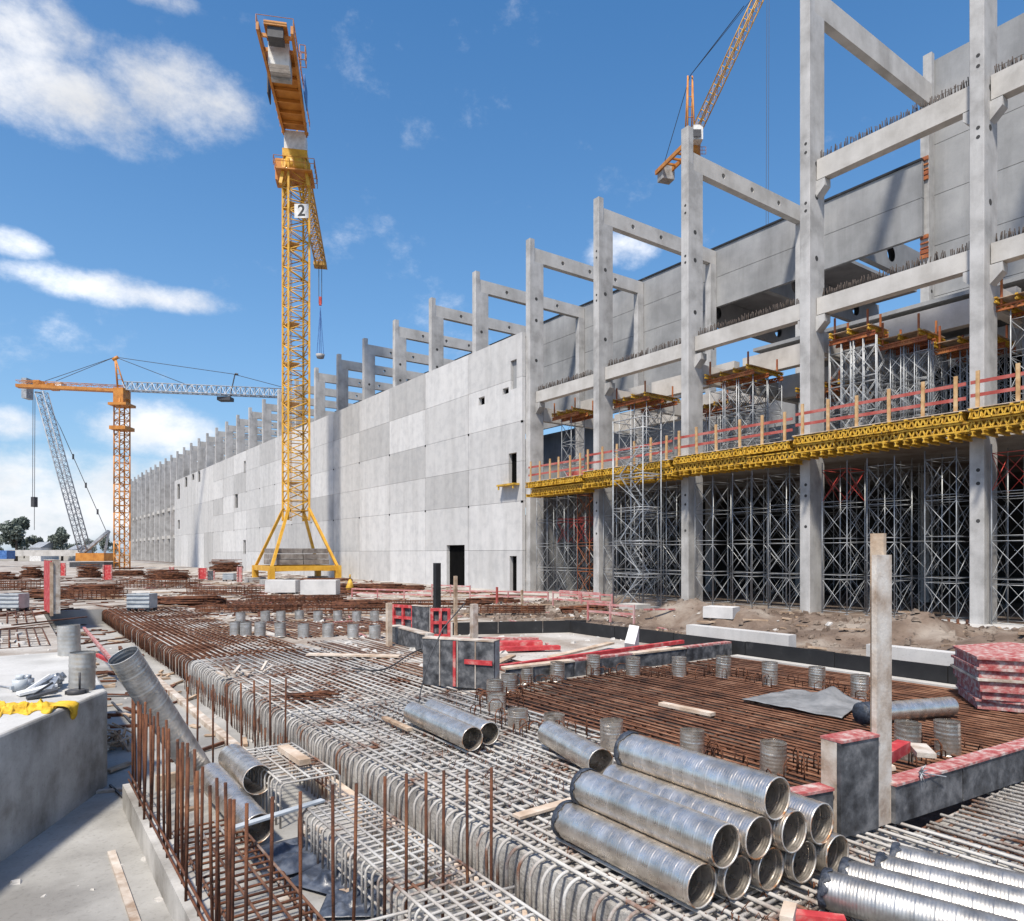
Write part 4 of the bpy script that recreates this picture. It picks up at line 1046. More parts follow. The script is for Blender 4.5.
for i, (px, py) in enumerate(bk): starter(px, py, '%s upright rusty bar from left in the cross row behind the pit' % ORD[i], -.73)
nl = 34
for i in range(nl):
    t = i/(nl-1); y = 11.9-5.95*t**1.1; x = 1.50+.11*(i % 2)*(1 if i % 4 else .6)
    starter(0, 0, '%s upright rusty bar counting from the far end of the dense row' % ORD[i], -.52, P=(x+rb.uniform(-.02,.02), y+rb.uniform(-.07,.07), .90+rb.uniform(-.10,.05)))
for z, lab in ((-.42, 'lower'), (-.30, 'upper')):
    b = MB().bar((1.475,4.9,z),(1.475,11.95,z+.02),.014,6)
    tag(b.build('tie_bar', M['rust'], None, (1.475,4.9,z)), '%s horizontal rusty tie bar along the dense upright row' % lab, 'rebar')
for i, (z, dx) in enumerate(((-.36,0),(-.28,.05))):
    tag(MB().path([(2.0,5.95-.02*i,z),(3.0,5.8,z),(4.05,5.62,z)], .015, 6).build('tie_bar', M['rebar'], None, (2,5.9,z)), '%s pale bar tied across the nearest row of upright bars' % ('lower','upper')[i], 'rebar')

# ------------------------------------------------------------------ pit concrete and block
tag(MB().prism([(1.41,2.2),(1.66,2.2),(1.66,12.1),(1.41,12.1)], 'z', -.95, -.50).build('footing_wall', M['block'], None, (1.27,2.2,-.9)), 'low grey footing wall from which the dense rusty bars rise', 'wall')
bl = [(-9.5,1.0),(-5.62,1.0),(-.08,10.86),(1.34,13.4),(1.38,19.2),(-9.5,19.2)]
def blk():
    b = MB(); n = len(bl); c = .035
    cx_, cy_ = -3.5, 12
    def inset(k): 
        out = []
        for i in range(n):
            p, a, q = Vector((*bl[i],0)), Vector((*bl[i-1],0)), Vector((*bl[(i+1)%n],0))
            d = ((a-p).normalized()+(q-p).normalized())
            d = d.normalized() if d.length > .02 else Vector((-.87,.49,0))
            if (Vector((cx_,cy_,0))-p).dot(d) < 0: d = -d
            out.append((p.x+d.x*k*1.3, p.y+d.y*k*1.3))
        return out
    i1, i2 = inset(c*.35), inset(c)
    vs = [(x,y,-.95) for x,y in bl]+[(x,y,.73-c) for x,y in bl]+[(x,y,.73-c*.3) for x,y in i1]+[(x,y,.73) for x,y in i2]
    fs = [tuple(range(3*n,4*n))]
    for k in range(3):
        for i in range(n): fs.append((k*n+i, k*n+(i+1)%n, (k+1)*n+(i+1)%n, (k+1)*n+i))
    b.add(vs, fs)
    o = b.build('concrete_block', M['block'], None, (-3.5,12,-.9)); o.data.materials.append(M['blocktop_sunlit'])
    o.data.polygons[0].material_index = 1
    tag(o, 'large pale concrete foundation block at the left edge with stained side', 'block')
blk()
tag(MB().box(1.04,1.13,6.2,10.4,-.87,-.835).build('floor_board', M['woodg'], None, (1,4.5,-.87)), 'long grey board on the pit floor beside the footing wall', 'board')
tag(MB().bbox(3.90,4.15,2.4,12.0,-.74,-.50,.012).build('edge_plank', M['plank'], None, (3.9,2.4,-.74)), 'long pale plank along the foot of the curved stirrups', 'plank')

# ------------------------------------------------------------------ corrugated ducts
_dm = {}
def duct_me(L, r, m, seg=40, pitch=.042, caps=False, ax='y', amp=1.0):
    k = (round(L,2), round(r,3), m, ax, pitch, amp)
    if k in _dm: return _dm[k]
    b = MB(); sub = 4; n = max(6, int(L/pitch*sub)); vs = []; fs = []
    prof = tuple(amp*q for q in (0, .0016, .0022, .0008))
    for side, rr in ((1, r), (-1, r-.007)):
        o = len(vs)
        for i in range(n+1):
            for j in range(seg):
                a = 2*PI*j/seg
                ph = i+sub*j/seg
                kk = int(ph) % sub; f_ = ph-int(ph)
                d = prof[kk]*(1-f_)+prof[(kk+1)%sub]*f_
                if int(ph/sub) % 5 == 0: d += amp*.0017*math.sin(PI*(ph/sub-int(ph/sub)))
                t = L*i/n
                q = (rr+d*r/.185)
                vs.append((q*math.cos(a), t, q*math.sin(a)) if ax == 'y' else (q*math.cos(a), q*math.sin(a), t))
        for i in range(n):
            for j in range(seg):
                f = (o+i*seg+j, o+i*seg+(j+1)%seg, o+(i+1)*seg+(j+1)%seg, o+(i+1)*seg+j)
                flip = (side > 0) == (ax == 'y')
                fs.append(f if not flip else f[::-1])
    N_ = (n+1)*seg
    for e in (0, n):
        for j in range(seg):
            f = (e*seg+j, e*seg+(j+1)%seg, N_+e*seg+(j+1)%seg, N_+e*seg+j); fs.append(f if e == 0 else f[::-1])
    b.add(vs, fs, True)
    o = b.build('duct_body', M[m]); _dm[k] = o.data; bpy.data.objects.remove(o)
    return _dm[k]
def wrap_me(r, w, seed):
    b = MB(); n = 28; rr = random.Random(seed); vs = []; m = 5
    e = [w*(1+rr.uniform(-.45,.35)) for _ in range(n)]; s = [rr.uniform(0,.02) for _ in range(n)]
    for i in range(m+1):
        for j in range(n):
            a = 2*PI*j/n; q = r+.010+.012*rr.random()*(1 if 0 < i < m else .2)
            vs.append((q*math.cos(a), -.025+s[j]*0+(e[j])*i/m, q*math.sin(a)))
    fs = [(i*n+j, i*n+(j+1)%n, (i+1)*n+(j+1)%n, (i+1)*n+j) for i in range(m) for j in range(n)]
    c = len(vs); vs.append((0,-.03,0)); fs += [(j, c, (j+1)%n) for j in range(n)]
    b.add(vs, fs, True); return b
rd = random.Random(5)
def duct(label, near, far, r=.185, m='galv', wrapped=False, rusty=True, spot=False, grp='loose corrugated steel ducts', amp=1.15, pitch=.027):
    """near and far: centres of both ends"""
    near, far = Vector(near), Vector(far); d = near-far; L = d.length
    rot = d.to_track_quat('Y', 'Z').to_euler()
    root = thing('steel_duct', label, 'duct', far, grp); root.rotation_euler = rot
    def kid(me, name, y=0):
        o = bpy.data.objects.new(name, me); COL.objects.link(o); o.parent = root; o.location = (0,y,0); return o
    me = duct_me(L, r, m, 40, pitch, False, 'y', amp); c = kid(me, 'duct_body'); c.rotation_euler = (0, rd.uniform(0,6), 0)
    if rusty:
        b = MB(); n = 24; vs = []; e = 1
        for i, (q, y) in enumerate(((r-.0035-.006,.03),(r-.002,.004),(r+.0015,.004),(r+.0055,-.012))):
            vs += [(q*math.cos(2*PI*j/n), L+.003-y if i != 1 else L+.004, q*math.sin(2*PI*j/n)) for j in range(n)]
        fs = [(i*n+j, (i+1)*n+j, (i+1)*n+(j+1)%n, i*n+(j+1)%n) for i in range(3) for j in range(n)]
        b = MB().add([(q*math.cos(2*PI*j/n), y, q*math.sin(2*PI*j/n)) for q, y in ((r-.0085,L-.012),(r-.0085,L+.003),(r+.0025,L+.003),(r+.0025,L-.004)) for j in range(n)],
                     [(i*n+j, i*n+(j+1)%n, (i+1)*n+(j+1)%n, (i+1)*n+j) for i in range(3) for j in range(n)], True)
        o = b.build('duct_rim', M['galvrust']); o.parent = root
    if wrapped:
        o = wrap_me(r, .07, rd.randint(0,999)).build('end_wrap', M['tape']); o.parent = root
    if spot:
        a0 = -1.25; q = r-.0105; n = 6
        vs = []
        for i in range(4):
            for j in range(n): vs.append((q*math.cos(a0+.55*j/(n-1)), L-.02-.03*i-.012*math.sin(j*2.1), q*math.sin(a0+.55*j/(n-1))))
        o = MB().add(vs, [(i*n+j, i*n+j+1, (i+1)*n+j+1, (i+1)*n+j) for i in range(3) for j in range(n-1)]).build('paint_mark', M['yellowspot']); o.parent = root
    return root
rr_ = .186; z1 = rr_+.008
def along(v, u, z, L, dv=.03): return (v, u, z), (v+dv, u+L, z)
SG = 'ducts stacked on the foreground mat'
for (v, u, z, L, w, s, lab) in (
    (4.76,3.90,z1,1.80,1,0,'shiny duct at lower left of the bottom row, nearest the curved stirrups'),
    (5.135,3.82,z1,1.70,0,0,'second duct from left in the bottom row of the stack'),
    (5.51,3.75,z1,1.70,0,0,'third duct from left in the bottom row of the stack'),
    (5.885,3.66,z1,1.70,0,0,'fourth duct from left in the bottom row of the stack'),
    (6.26,3.56,z1,1.60,0,0,'dark mouthed duct at right end of the bottom row beside the black panel'),
    (4.945,3.80,z1+.325,1.82,1,0,'leftmost duct of the second layer with dark wrapped far end'),
    (5.32,3.74,z1+.325,1.85,0,1,'second layer duct with orange mark in its mouth, left of the top one'),
    (5.695,3.64,z1+.325,1.70,0,0,'second layer duct right below the top duct'),
    (6.07,3.60,z1+.325,1.62,0,0,'rightmost duct of the second layer beside the black panel'),
    (5.50,3.68,z1+.65,1.86,1,1,'topmost duct of the stack with orange mark and wrapped end')):
    a, b_ = along(v, u, z, L); duct(lab, a, b_, rr_, 'galv', bool(w), True, bool(s), SG)
def D2(pa, pb, za, zb_): return on(*pa, za), on(*pb, zb_)
a, b_ = D2((601,763),(549,733),z1,z1); duct('single loose duct lying behind the stack with dented mouth', a, b_, .19, 'galv')
a, b_ = D2((472.5,739),(413,712),z1,z1); duct('left one of two ducts lying side by side on the mat', a, b_, .18, 'galv')
a, b_ = D2((489.5,733.5),(432,709),z1,z1); duct('right one of two ducts lying side by side on the mat', a, b_, .175, 'galv')
dd = Vector((.265,-.964,0)); s0 = on(826,889,.17); px_ = Vector((.964,.265,0))
for i, lab in enumerate(('nearest of four wrapped ducts at the lower right corner','second of four wrapped ducts at the lower right corner','third of four wrapped ducts at the lower right corner','farthest of four wrapped ducts at the lower right corner')):
    f = s0+px_*(.318*i)+dd*(.128*i+(0,-.06,.03,-.04)[i]); duct(lab, f+dd*2.3, f, .156, 'galvb', True, True, False, 'four wrapped ducts at lower right', 1.2)
a, b_ = on(951,706,.19), on(866,713,.19); duct('duct with blue black wrapped end lying on the rusty mat behind the post', a, b_, .17, 'galv', False, False)
w_ = (Vector(a)-Vector(b_)).to_track_quat('Y','Z').to_euler()
wo = wrap_me(.178, .26, 3).build('wrap', M['tape']); wo.location = Vector(b_)+(Vector(b_)-Vector(a)).normalized()*.10; wo.rotation_euler = w_
tag(wo, 'bunched blue black film round the end of the duct behind the post', 'film')
duct('duct lying on the short cage in the pit, open towards the camera', ray(258,780,9.9), ray(232,757,11.3), .205, 'galv', False, True, False, 'ducts in the pit')
duct('duct leaning lower in the pit beside the rusty upright bars', ray(258,829,8.9), ray(210,776,10.4), .195, 'galv', False, True, False, 'ducts in the pit')
duct('long dull duct leaning steeply over the dense rusty bars', ray(199,772,11.0), ray(123,655,9.95), .205, 'galvdull', False, False, False, 'ducts in the pit', 2.0, .06)

# stubs
def stub_(px, py, hpx, lab, grp, z=0.0, m='galv', r=None, hh=None):
    p = on(px, py, z); Y = p.x*S1+p.y*C1; h = hh or hpx/F*Y
    r = r or .175
    o = put(duct_me(.40, .175, m, 28, .05, ax='z', amp=1.9), 'duct_stub', None, (p.x,p.y,z-.04), (R(rd.uniform(-1.5,1.5)),R(rd.uniform(-1.5,1.5)),rd.uniform(0,6)), (r/.175,r/.175,(h+.04)/.40))
    tag(o, lab, 'duct stub', grp); return o
G1 = 'duct stubs standing in the large rusty mat'
ring = [(612,748,28,'upright duct stub directly behind the topmost stacked duct'),(692,756,26,'upright duct stub left of the post, second nearest'),(773,769,27,'upright duct stub left of the corner panel, nearest of all'),
 (907,756,34,'tall duct stub just right of the post'),(948,751,30,'duct stub farthest right, near the wrapped duct'),(554,731,17,'duct stub behind the mouth of the single loose duct'),
 (518,726,17,'duct stub behind the pair of ducts, rust stained'),(495,697,17,'duct stub next to the black box form'),(496.5,709,15,'short duct stub in front of the one by the black box form'),
 (509,689,15,'duct stub behind right end of the black box form'),(526,681,14,'duct stub before the low form, first from left'),(557,679,17,'duct stub before the low form, second from left'),
 (593,673,18,'tall duct stub before the low form, third from left'),(633,674,17,'duct stub before the low form, fourth from left'),(679,675,18,'duct stub before the low form, fifth from left'),
 (723,676,20,'duct stub before the low form, sixth from left'),(770,683,21,'duct stub left of the grey sheet, far side of the mat'),(817,686,19,'duct stub behind the grey sheet'),(860,696,21,'duct stub just left of the tall post')]
for px, py, h, lab in ring: stub_(px, py, h, lab, G1, 0.0, 'galv')
G2 = 'duct stubs round the middle distance patch'
for i, (px, py) in enumerate(((235.5,634),(246,634.5),(260,634.5),(280.5,635),(303.6,636.5),(328,636),(353,636.5),(375,637.7))): stub_(px, py, 12.5, '%s small stub from left in the front row of the round patch' % ORD[i], G2, 0.0, 'galvdull', .20)
for i, (px, py) in enumerate(((240.6,621.5),(265.5,620.5),(281,620.5),(299.5,620),(318,620.5),(338,620),(356.6,620.5),(374.6,620.5))): stub_(px, py, 9.5, '%s small stub from left in the rear row of the round patch' % ORD[i], G2, 0.0, 'galvdull', .20)
stub_(82, 690, 38, 'tall duct stub standing on the edge of the left block', 'duct stubs by the left block', .73, 'galvdull', .19)
stub_(69.5, 655, 30, 'second duct stub farther back on the left block', 'duct stubs by the left block', .73, 'galvdull', .22)
# rusty tie loops that stand up between the stubs
b = MB(); rl = random.Random(21)
for px, py, h, lab in ring:
    p = on(px, py, 0)
    for i in range(9):
        a = rl.uniform(0, 2*PI); q = rl.uniform(.25,.6); c = Vector((p.x+q*math.cos(a), p.y+q*math.sin(a), .0)); hh = rl.uniform(.08,.26); w = rl.uniform(.06,.18); th = rl.uniform(0,PI)
        e = Vector((math.cos(th), math.sin(th), 0))
        b.path([c-e*w+Vector((0,0,-.05)), c-e*w+Vector((0,0,hh*.7)), c-e*w*.5+Vector((0,0,hh)), c+e*w*.5+Vector((0,0,hh)), c+e*w+Vector((0,0,hh*.7)), c+e*w+Vector((0,0,-.05))], .010, 5)
tag(b.build('rusty_tie_loops', M['rust'], None, (12,8,0)), 'tangled rusty wire ties round the duct stubs', 'wire', None, 'stuff')

# ------------------------------------------------------------------ forms, posts, boards
def form_panel(label, P, Q, h, z0=0, face='black', frame='woodg', top=None, th=.05, fr=.12, battens=0, redbars=(), ends=True, flip=False, grp=None, name='concrete_form'):
    P, Q = Vector((P[0],P[1],0)), Vector((Q[0],Q[1],0)); d = (Q-P); L = d.length; d.normalize(); n = Vector((d.y,-d.x,0))
    if flip: n = -n                                        # n points to the face side
    root = thing(name, label, 'formwork', (P.x,P.y,z0), grp)
    up = Vector((0,0,1)); c = (P+Q)/2
    MB().obox(c+up*(z0+h/2)+n*th/2, d*L/2, n*th/2, up*(h/2-.004)).build('face_board', M[face], root)
    if ends:
        for s, X in ((1,P),(-1,Q)):
            MB().obox(X+d*s*.03+up*(z0+h/2)-n*fr/2, d*.03, n*(fr/2-.002), up*h/2).build('end_batten', M[frame], root)
    tm = top or frame
    MB().obox(c+up*(z0+h+.014)-n*(fr/2-.03), d*(L/2+.004), n*(fr/2+.035), up*.014).build('top_rail', M[tm], root)
    MB().obox(c+up*(z0+.05)-n*fr/2, d*(L/2-.07), n*(fr/2-.004), up*.04).build('bottom_rail', M[frame], root)
    for i in range(battens):
        x = P+d*(L*(i+1)/(battens+1))
        MB().obox(x+up*(z0+h/2)+n*(th+.012), d*.012, n*.012, up*(h/2-.01)).build('face_batten', M[frame], root)
    for (kind, t0, t1) in redbars:
        if kind == 'v': MB().obox(P+d*L*t0+up*(z0+h/2)+n*(th+.016), d*.035, n*.016, up*(h/2-.02)).build('red_strip', M['red'], root)
        else: MB().obox(P+d*L*(t0+t1)/2+up*(z0+h*.56)+n*(th+.016), d*L*(t1-t0)/2, n*.016, up*.05).build('red_strip', M['red'], root)
    return root
form_panel('tall black faced corner form panel with red top at the foot of the post', (7.12,4.06), (7.72,3.97), 1.0, 0, top='redpale', fr=.2, grp='black forms along the lower right')
form_panel('low black form panel with red top right of the post', (7.98,3.92), (9.35,3.80), .42, 0, top='redpale', fr=.16, grp='black forms along the lower right')
form_panel('low black form panel with red top at the right edge', (9.38,3.80), (12.3,3.58), .42, 0, top='redpale', fr=.16, grp='black forms along the lower right')
form_panel('short low form with red top wedged behind the stack of ducts', (6.62,4.22), (7.08,4.12), .50, 0, top='redpale', fr=.14, grp='black forms along the lower right')
tag(MB().beam((8.05,4.32,.46),(9.6,4.55,.46),.16,.14).build('red_beam', M['red'], None, (8.05,4.3,.5)), 'thick red timber lying behind the low black panel', 'beam')
tag(MB().beam((7.9,4.62,.30),(8.5,4.15,.48),.12,.05).build('timber_offcut', M['plank'], None, (7.9,4.6,.3)), 'pale timber offcut propped behind the post', 'timber')
tag(MB().beam((9.45,4.2,.44),(9.85,4.5,.44),.22,.06).build('timber_offcut', M['woodg'], None, (9.45,4.2,.58)), 'dusty timber offcut lying against the red timber', 'timber')
post = thing('timber_post', 'tall dusty timber post of two boards standing by the corner panel', 'post', (7.8,4.0,0))
MB().obox((7.865,3.965,1.49), (.14,-.012,0), (.004,.03,0), (0,0,1.49)).build('front_board', M['woodg'], post)
MB().obox((7.955,4.05,1.60), (.03,0,0), (0,.075,0), (0,0,1.62)).build('rear_board', M['wood'], post)
b = MB()                                                   # small star of twisted tie wire on the low panel
c = Vector((8.45,3.83,.50))
for i in range(7):
    a = 2*PI*i/7+.3; b.bar(c, c+Vector((math.cos(a)*.10,-.05,math.sin(a)*.10)), .016, 5, .003)
b.bar(c, c+Vector((.42,-.1,-.10)), .006, 4); tag(b.build('tie_wire', M['steel'], None, c), 'bright twisted tie wire star on the low black panel', 'wire')
form_panel('black box form with red strips and battens left of the duct stubs', on(424,684,0), on(495,690,0), 1.05, 0, battens=3, redbars=(('v',.46,0),('h',.60,.98)), fr=.25, grp='black forms in the middle')
form_panel('lower black board form with pale end posts behind the box form', on(391,641,0), on(425,652,0), .52, 0, fr=.3, grp='black forms in the middle')
def waffle(lab, P, Q, h, z0=0, m='red'):
    P, Q = Vector((P[0],P[1],0)), Vector((Q[0],Q[1],0)); d = Q-P; L = d.length; d.normalize(); n = Vector((d.y,-d.x,0)); up = Vector((0,0,1))
    root = thing('concrete_form', lab, 'formwork', (P.x,P.y,z0), 'red and grey form panels on edge')
    MB().obox((P+Q)/2+up*(z0+h/2)-n*.05, d*L/2, n*.01, up*h/2).build('face_board', M['black'], root)
    b = MB()
    for t in (0,.5,1): b.obox(P+d*L*t+up*(z0+h/2), d*.05, n*.05, up*h/2)
    b.build('upright_rib', M[m], root); b = MB()
    for t in (0.05,.5,.95): b.obox((P+Q)/2+up*(z0+h*t), d*L/2, n*.045, up*.05)
    b.build('cross_rib', M[m], root)
waffle('small red waffle panel standing left of the black pole', on(394,632,0), on(413,634,0), .95, .1)
waffle('small red waffle panel standing behind the box form', on(432,640,0), on(449,640,0), 1.0, .1)
form_panel('small grey black panel right of the red waffle panel', on(413,634,0), on(429,636,0), .95, .1, fr=.1, grp='black forms in the middle')
for i, (px, py, hpx, w, m, lab) in enumerate(((389,645,42,.16,'plank','pale timber post at left end of the low black form'),(437,614,51,.28,'blackc','black square post standing in the middle distance'),(455.5,634,58,.11,'wood','thin timber stake right of the black post'),
      (474,644,40,.2,'woodg','short dusty timber post behind the box form'),(429,660,27,.18,'woodg','short timber post at the left corner of the box form'),(522,612,22,.10,'wood','thin stake before the wall end, left one'),(497,607,20,.10,'rail','thin red stake before the narrow doorway'),(51.5,614,52,.14,'wood','timber post behind the red faced panel'))):
    p = on(px, py, 0); Y = p.x*S1+p.y*C1; h = hpx/F*Y
    tag(MB().obox((p.x,p.y,h/2-.05), (w/2,0,0), (0,w/2,0), (0,0,h/2+.05)).build('timber_post', M[m], None, (p.x,p.y,0)), lab, 'post')
# tall red faced panel at far left
P = on(45,610,0); Y = P.x*S1+P.y*C1
form_panel('tall red faced panel standing on edge at the far left', P, on(52,614,0), 50/F*Y, 0, face='red', fr=.35)
# black edging of the slab
eb = thing('edge_board', 'long black edge board between the rusty mat and the earth bank', 'edge board', (17.5,4.5,0), 'black edge boards of the slab')
for i in range(6):
    y0 = 4.6+2.72*i; MB().box(17.47,17.54,y0,y0+2.70,-.08,.42-.012*(i%2)).build('board', M['blackc'], eb)
    MB().box(17.545,17.62,y0+1.2,y0+1.29,-.08,.36).build('stake', M['woodg'], eb)
e2_ = thing('edge_board', 'black edge board closing the slab before the stair tower', 'edge board', (15,22,0), 'black edge boards of the slab')
pa, pb = on(586,631,0), on(452,634,0); pa.z = pb.z = .17
for i in range(3):
    a, b_ = pa.lerp(pb, i/3), pa.lerp(pb, (i+.985)/3); MB().beam(a, b_, .07, .50).build('board', M['blackc'], e2_)
pc_ = Vector((17.5,20.95,.17)); MB().beam(pa, pc_, .07, .48).build('board', M['blackc'], e2_)
tag(MB().box(17.12,17.44,4.6,13.0,-.2,.02).build('kerb_strip', M['beam'], None, (17.1,4.6,0)), 'pale concrete strip at the foot of the long black edge board', 'kerb')
# low form on the far border of the rusty mat
lf = thing('concrete_form', 'long low red topped form between rusty mat and rubble slab', 'formwork', (9.2,13.3,0))
for i in range(4):
    x = 9.3+2.05*i; MB().box(x, x+2.0, 13.2, 13.26, -.1, .32).build('face_board', M['black'], lf)
    MB().box(x, x+2.02, 13.18+.05*(i%2), 13.45, .325, .37).build('top_rail', M['redpale' if i % 2 else 'plank'], lf)
MB().beam((9.4,13.75,.30),(16.6,14.35,.32),.14,.10).build('rear_waler', M['red'], lf)
for i, (a, b_, m, w, h, lab) in enumerate((((12.2,15.2,.12),(15.6,16.4,.14),'plank',.25,.06,'pale board lying on the rubble slab, nearer one'),((14.0,14.9,.10),(17.2,14.2,.12),'redpale',.22,.10,'worn red timber lying across the slab corner'),((9.6,14.6,.1),(11.6,16.2,.1),'wood',.2,.06,'brown board lying behind the box form'),
     ((11.1,19.0,.12),(13.6,17.4,.14),'red',.5,.22,'stack of red form boards on the slab, upper'),((10.8,18.3,.08),(13.9,16.9,.08),'red',.25,.12,'red form board lying before the red stack'),((12.0,20.4,.1),(14.4,18.6,.1),'redpale',.3,.15,'worn red board lying behind the red stack'))):
    tag(MB().beam(a, b_, w, h).build('form_board', M[m], None, a), lab, 'board')
p = on(632,655,0); tag(MB().obox((p.x,p.y,.33), (.45,.35,.20), (-.10,.1,.02), (-.12,-.12,.30)).build('white_board', M['white'], None, (p.x,p.y,0)), 'white board piece leaning on the low form', 'board')
# red form stack at the right edge
base_ = [(16.4,6.7),(15.05,5.75),(15.9,4.2),(17.9,4.6),(18.0,6.3)]
for i in range(5):
    o = [(x+rd.uniform(-.06,.06)-.02*i, y+rd.uniform(-.06,.06)) for x,y in base_]; z = .02+.205*i
    root = thing('concrete_form', '%s red edged form from the bottom of the stack at the right edge' % ORD[i], 'formwork', (15.9,5.6,z), 'stacked red edged forms at the right')
    MB().prism(o, 'z', z, z+.15).build('panel_body', M['redpale'], root)
    k = .04; c_ = Vector((16.7,5.5,0)); o2 = [(c_.x+(x-c_.x)*(1+k), c_.y+(y-c_.y)*(1+k)) for x,y in o]
    MB().prism(o2, 'z', z+.152, z+.20).build('edge_frame', M['woodg' if i == 2 else 'redpale'], root)
# lower right red corner
b = MB(); c = Vector(on(814,934,.0)); 
rc = thing('form_corner', 'red and timber form corner poking in at the bottom edge', 'formwork', c)
MB().beam(c+Vector((-.22,.10,.08)), c+Vector((.02,.22,.08)), .10, .16).build('timber_edge', M['plank'], rc)
MB().beam(c+Vector((.0,.17,.06)), c+Vector((.24,-.12,.06)), .10, .10).build('red_edge', M['red'], rc)
MB().beam(c+Vector((-.22,.03,.03)), c+Vector((.05,-.3,.03)), .10, .08).build('red_edge', M['red'], rc)
# boards on the mats
for (pa, pb, w, h, m, lab) in (((516,818),(578,800),.14,.03,'plank','pale flat board on the mat left of the stacked ducts'),((661,705),(713,716),.16,.06,'plank','pale plank lying on the rusty mat behind the stack'),((384,719),(410,731),.10,.05,'wood','short brown timber beside the left duct pair'),
      ((308,655),(400,657),.28,.05,'plank','long pale plank lying on the far half of the grey mat'),((283,750),(305,765),.17,.08,'plank','timber offcut on the edge of the short cage')):
    z = .02 if m != 'x' else 0
    if pa[0] == 283: z = -.05
    a, b_ = on(*pa, z), on(*pb, z); tag(MB().beam(a+Vector((0,0,h/2)), b_+Vector((0,0,h/2)), w, h).build('board', M[m], None, a), lab, 'board')
# short offcut bars
p = on(312,697,.03); b = MB()
for i in range(26): 
    q = p+Vector((rd.uniform(-.35,.35), rd.uniform(-.25,.25), rd.uniform(0,.07))); a = R(rd.gauss(150,14)); L = rd.uniform(.15,.45); e = Vector((math.cos(a),math.sin(a),rd.uniform(-.05,.05)))*L; b.bar(q-e, q+e, .013, 5)
tag(b.build('rebar_offcuts', M['rust'], None, p), 'small heap of rusty rebar offcuts on the grey mat', 'rebar heap', None, 'stuff')
p = on(243,674,.03); b = MB()
for i in range(10):
    q = p+Vector((rd.uniform(-.5,.5), rd.uniform(-.4,.4), rd.uniform(0,.05))); a = rd.uniform(0,PI); L = rd.uniform(.15,.4); b.beam(q, q+Vector((math.cos(a)*L, math.sin(a)*L, rd.uniform(0,.25))), .07, .03)
tag(b.build('timber_scraps', M['woodg'], None, p), 'few grey timber scraps on the mat near the trench edge', 'scraps', None, 'stuff')
# flat steel strip across the pit
tag(MB().beam(on(233,828,-.15), on(323,800,-.15), .10, .025).build('steel_strip', M['bin'], None, on(233,828,-.15)), 'flat grey steel strip lying across the pit cages', 'strip')

# ------------------------------------------------------------------ cloth, sheet, film
def sheet(name, lab, cat, m, P, nx, ny, hf, th=.012, kind=None):
    """P(s,t) gives a ground point, hf(s,t) the height; a thin closed sheet"""
    vs = []
    for k in (0,1):
        for j in range(ny+1):
            for i in range(nx+1):
                s, t = i/nx, j/ny; p = P(s,t); vs.append((p[0], p[1], hf(s,t)-th*k))
    n = (nx+1)*(ny+1); fs = []
    for j in range(ny):
        for i in range(nx):
            q = j*(nx+1)+i; f = (q, q+1, q+nx+2, q+nx+1); fs.append(f); fs.append(tuple(n+a for a in reversed(f)))
    def edge(a, b_): fs.append((a, n+a, n+b_, b_))
    for i in range(nx): edge(i, i+1); edge(ny*(nx+1)+i+1, ny*(nx+1)+i)
    for j in range(ny): edge((j+1)*(nx+1), j*(nx+1)); edge(j*(nx+1)+nx, (j+1)*(nx+1)+nx)
    o = MB().add(vs, fs, True).build(name, M[m], None, vs[0]); return tag(o, lab, cat, None, kind)
def bil(a, b_, c, d): return lambda s,t: tuple((a[i]*(1-s)+b_[i]*s)*(1-t)+(d[i]*(1-s)+c[i]*s)*t for i in (0,1))
q = [on(742,700,.03), on(842,719,.03), on(862,702,.03), on(793,690,.03)]
def tarp_h(s, t):
    n = noise.fractal(Vector((s*3.2, t*3, 5)), 1, 2, 4)
    lift = .20*math.exp(-((s-.60)/.16)**2)*sm(.2,.85,t)
    return .045+.03*(n+.3)+lift
sheet('plastic_sheet', 'rumpled grey sheet lying on the rusty mat left of the post', 'sheet', 'tarp', bil(*q), 40, 24, tarp_h)
q = [on(-20,717,.73), on(52,712,.73), on(63,703,.73), on(-20,703,.73)]
def yc(s, t): return .740+.075*max(0,noise.fractal(Vector((s*20,t*3.5,1)),1,2,4)+.25)*(1-abs(2*t-1)**3)+.06*math.exp(-((s-.8)/.06)**2-((t-.5)/.3)**2)
qb = bil(*q)
def qn(s, t):
    p = qb(s, .5+(t-.5)*(1+.7*noise.noise(Vector((s*7, (t > .5)*9.0, 4)))))
    return (p[0]+.05*noise.noise(Vector((s*10,t*3,7))), p[1]+.05*noise.noise(Vector((s*10,t*3,17))))
sheet('yellow_cloth', 'crumpled yellow cloth lying on the left block edge', 'cloth', 'cloth', qn, 70, 14, yc)
pe = on(58,706,.73)
# the hanging end of the cloth
e1_ = Vector((1.42,2.54,0)).normalized(); n1 = Vector((e1_.y,-e1_.x,0))
pq = Vector((-.08,10.86,0)); tt = (Vector((pe.x,pe.y,0))-pq).dot(e1_); ed = pq+e1_*tt
b = MB(); n_ = 10; m_ = 8; vs = []
for j in range(m_+1):
    for i in range(n_+1):
        s, t = i/n_, j/m_
        w = (s-.5)*.40*(1-.15*t-.55*max(0,t-.3))+.05*t
        off = .22*(1-t*3.2) if t < .31 else 0
        z = .765 if t < .25 else .755-.24*((t-.25)/.75)*(1-.9*abs(s-.45))
        p = ed+e1_*w+n1*(.03+.025*math.sin(s*9+t*2)-off)
        vs.append((p.x, p.y, z+.012*math.sin(s*11)))
fs = [(j*(n_+1)+i, j*(n_+1)+i+1, (j+1)*(n_+1)+i+1, (j+1)*(n_+1)+i) for j in range(m_) for i in range(n_)]
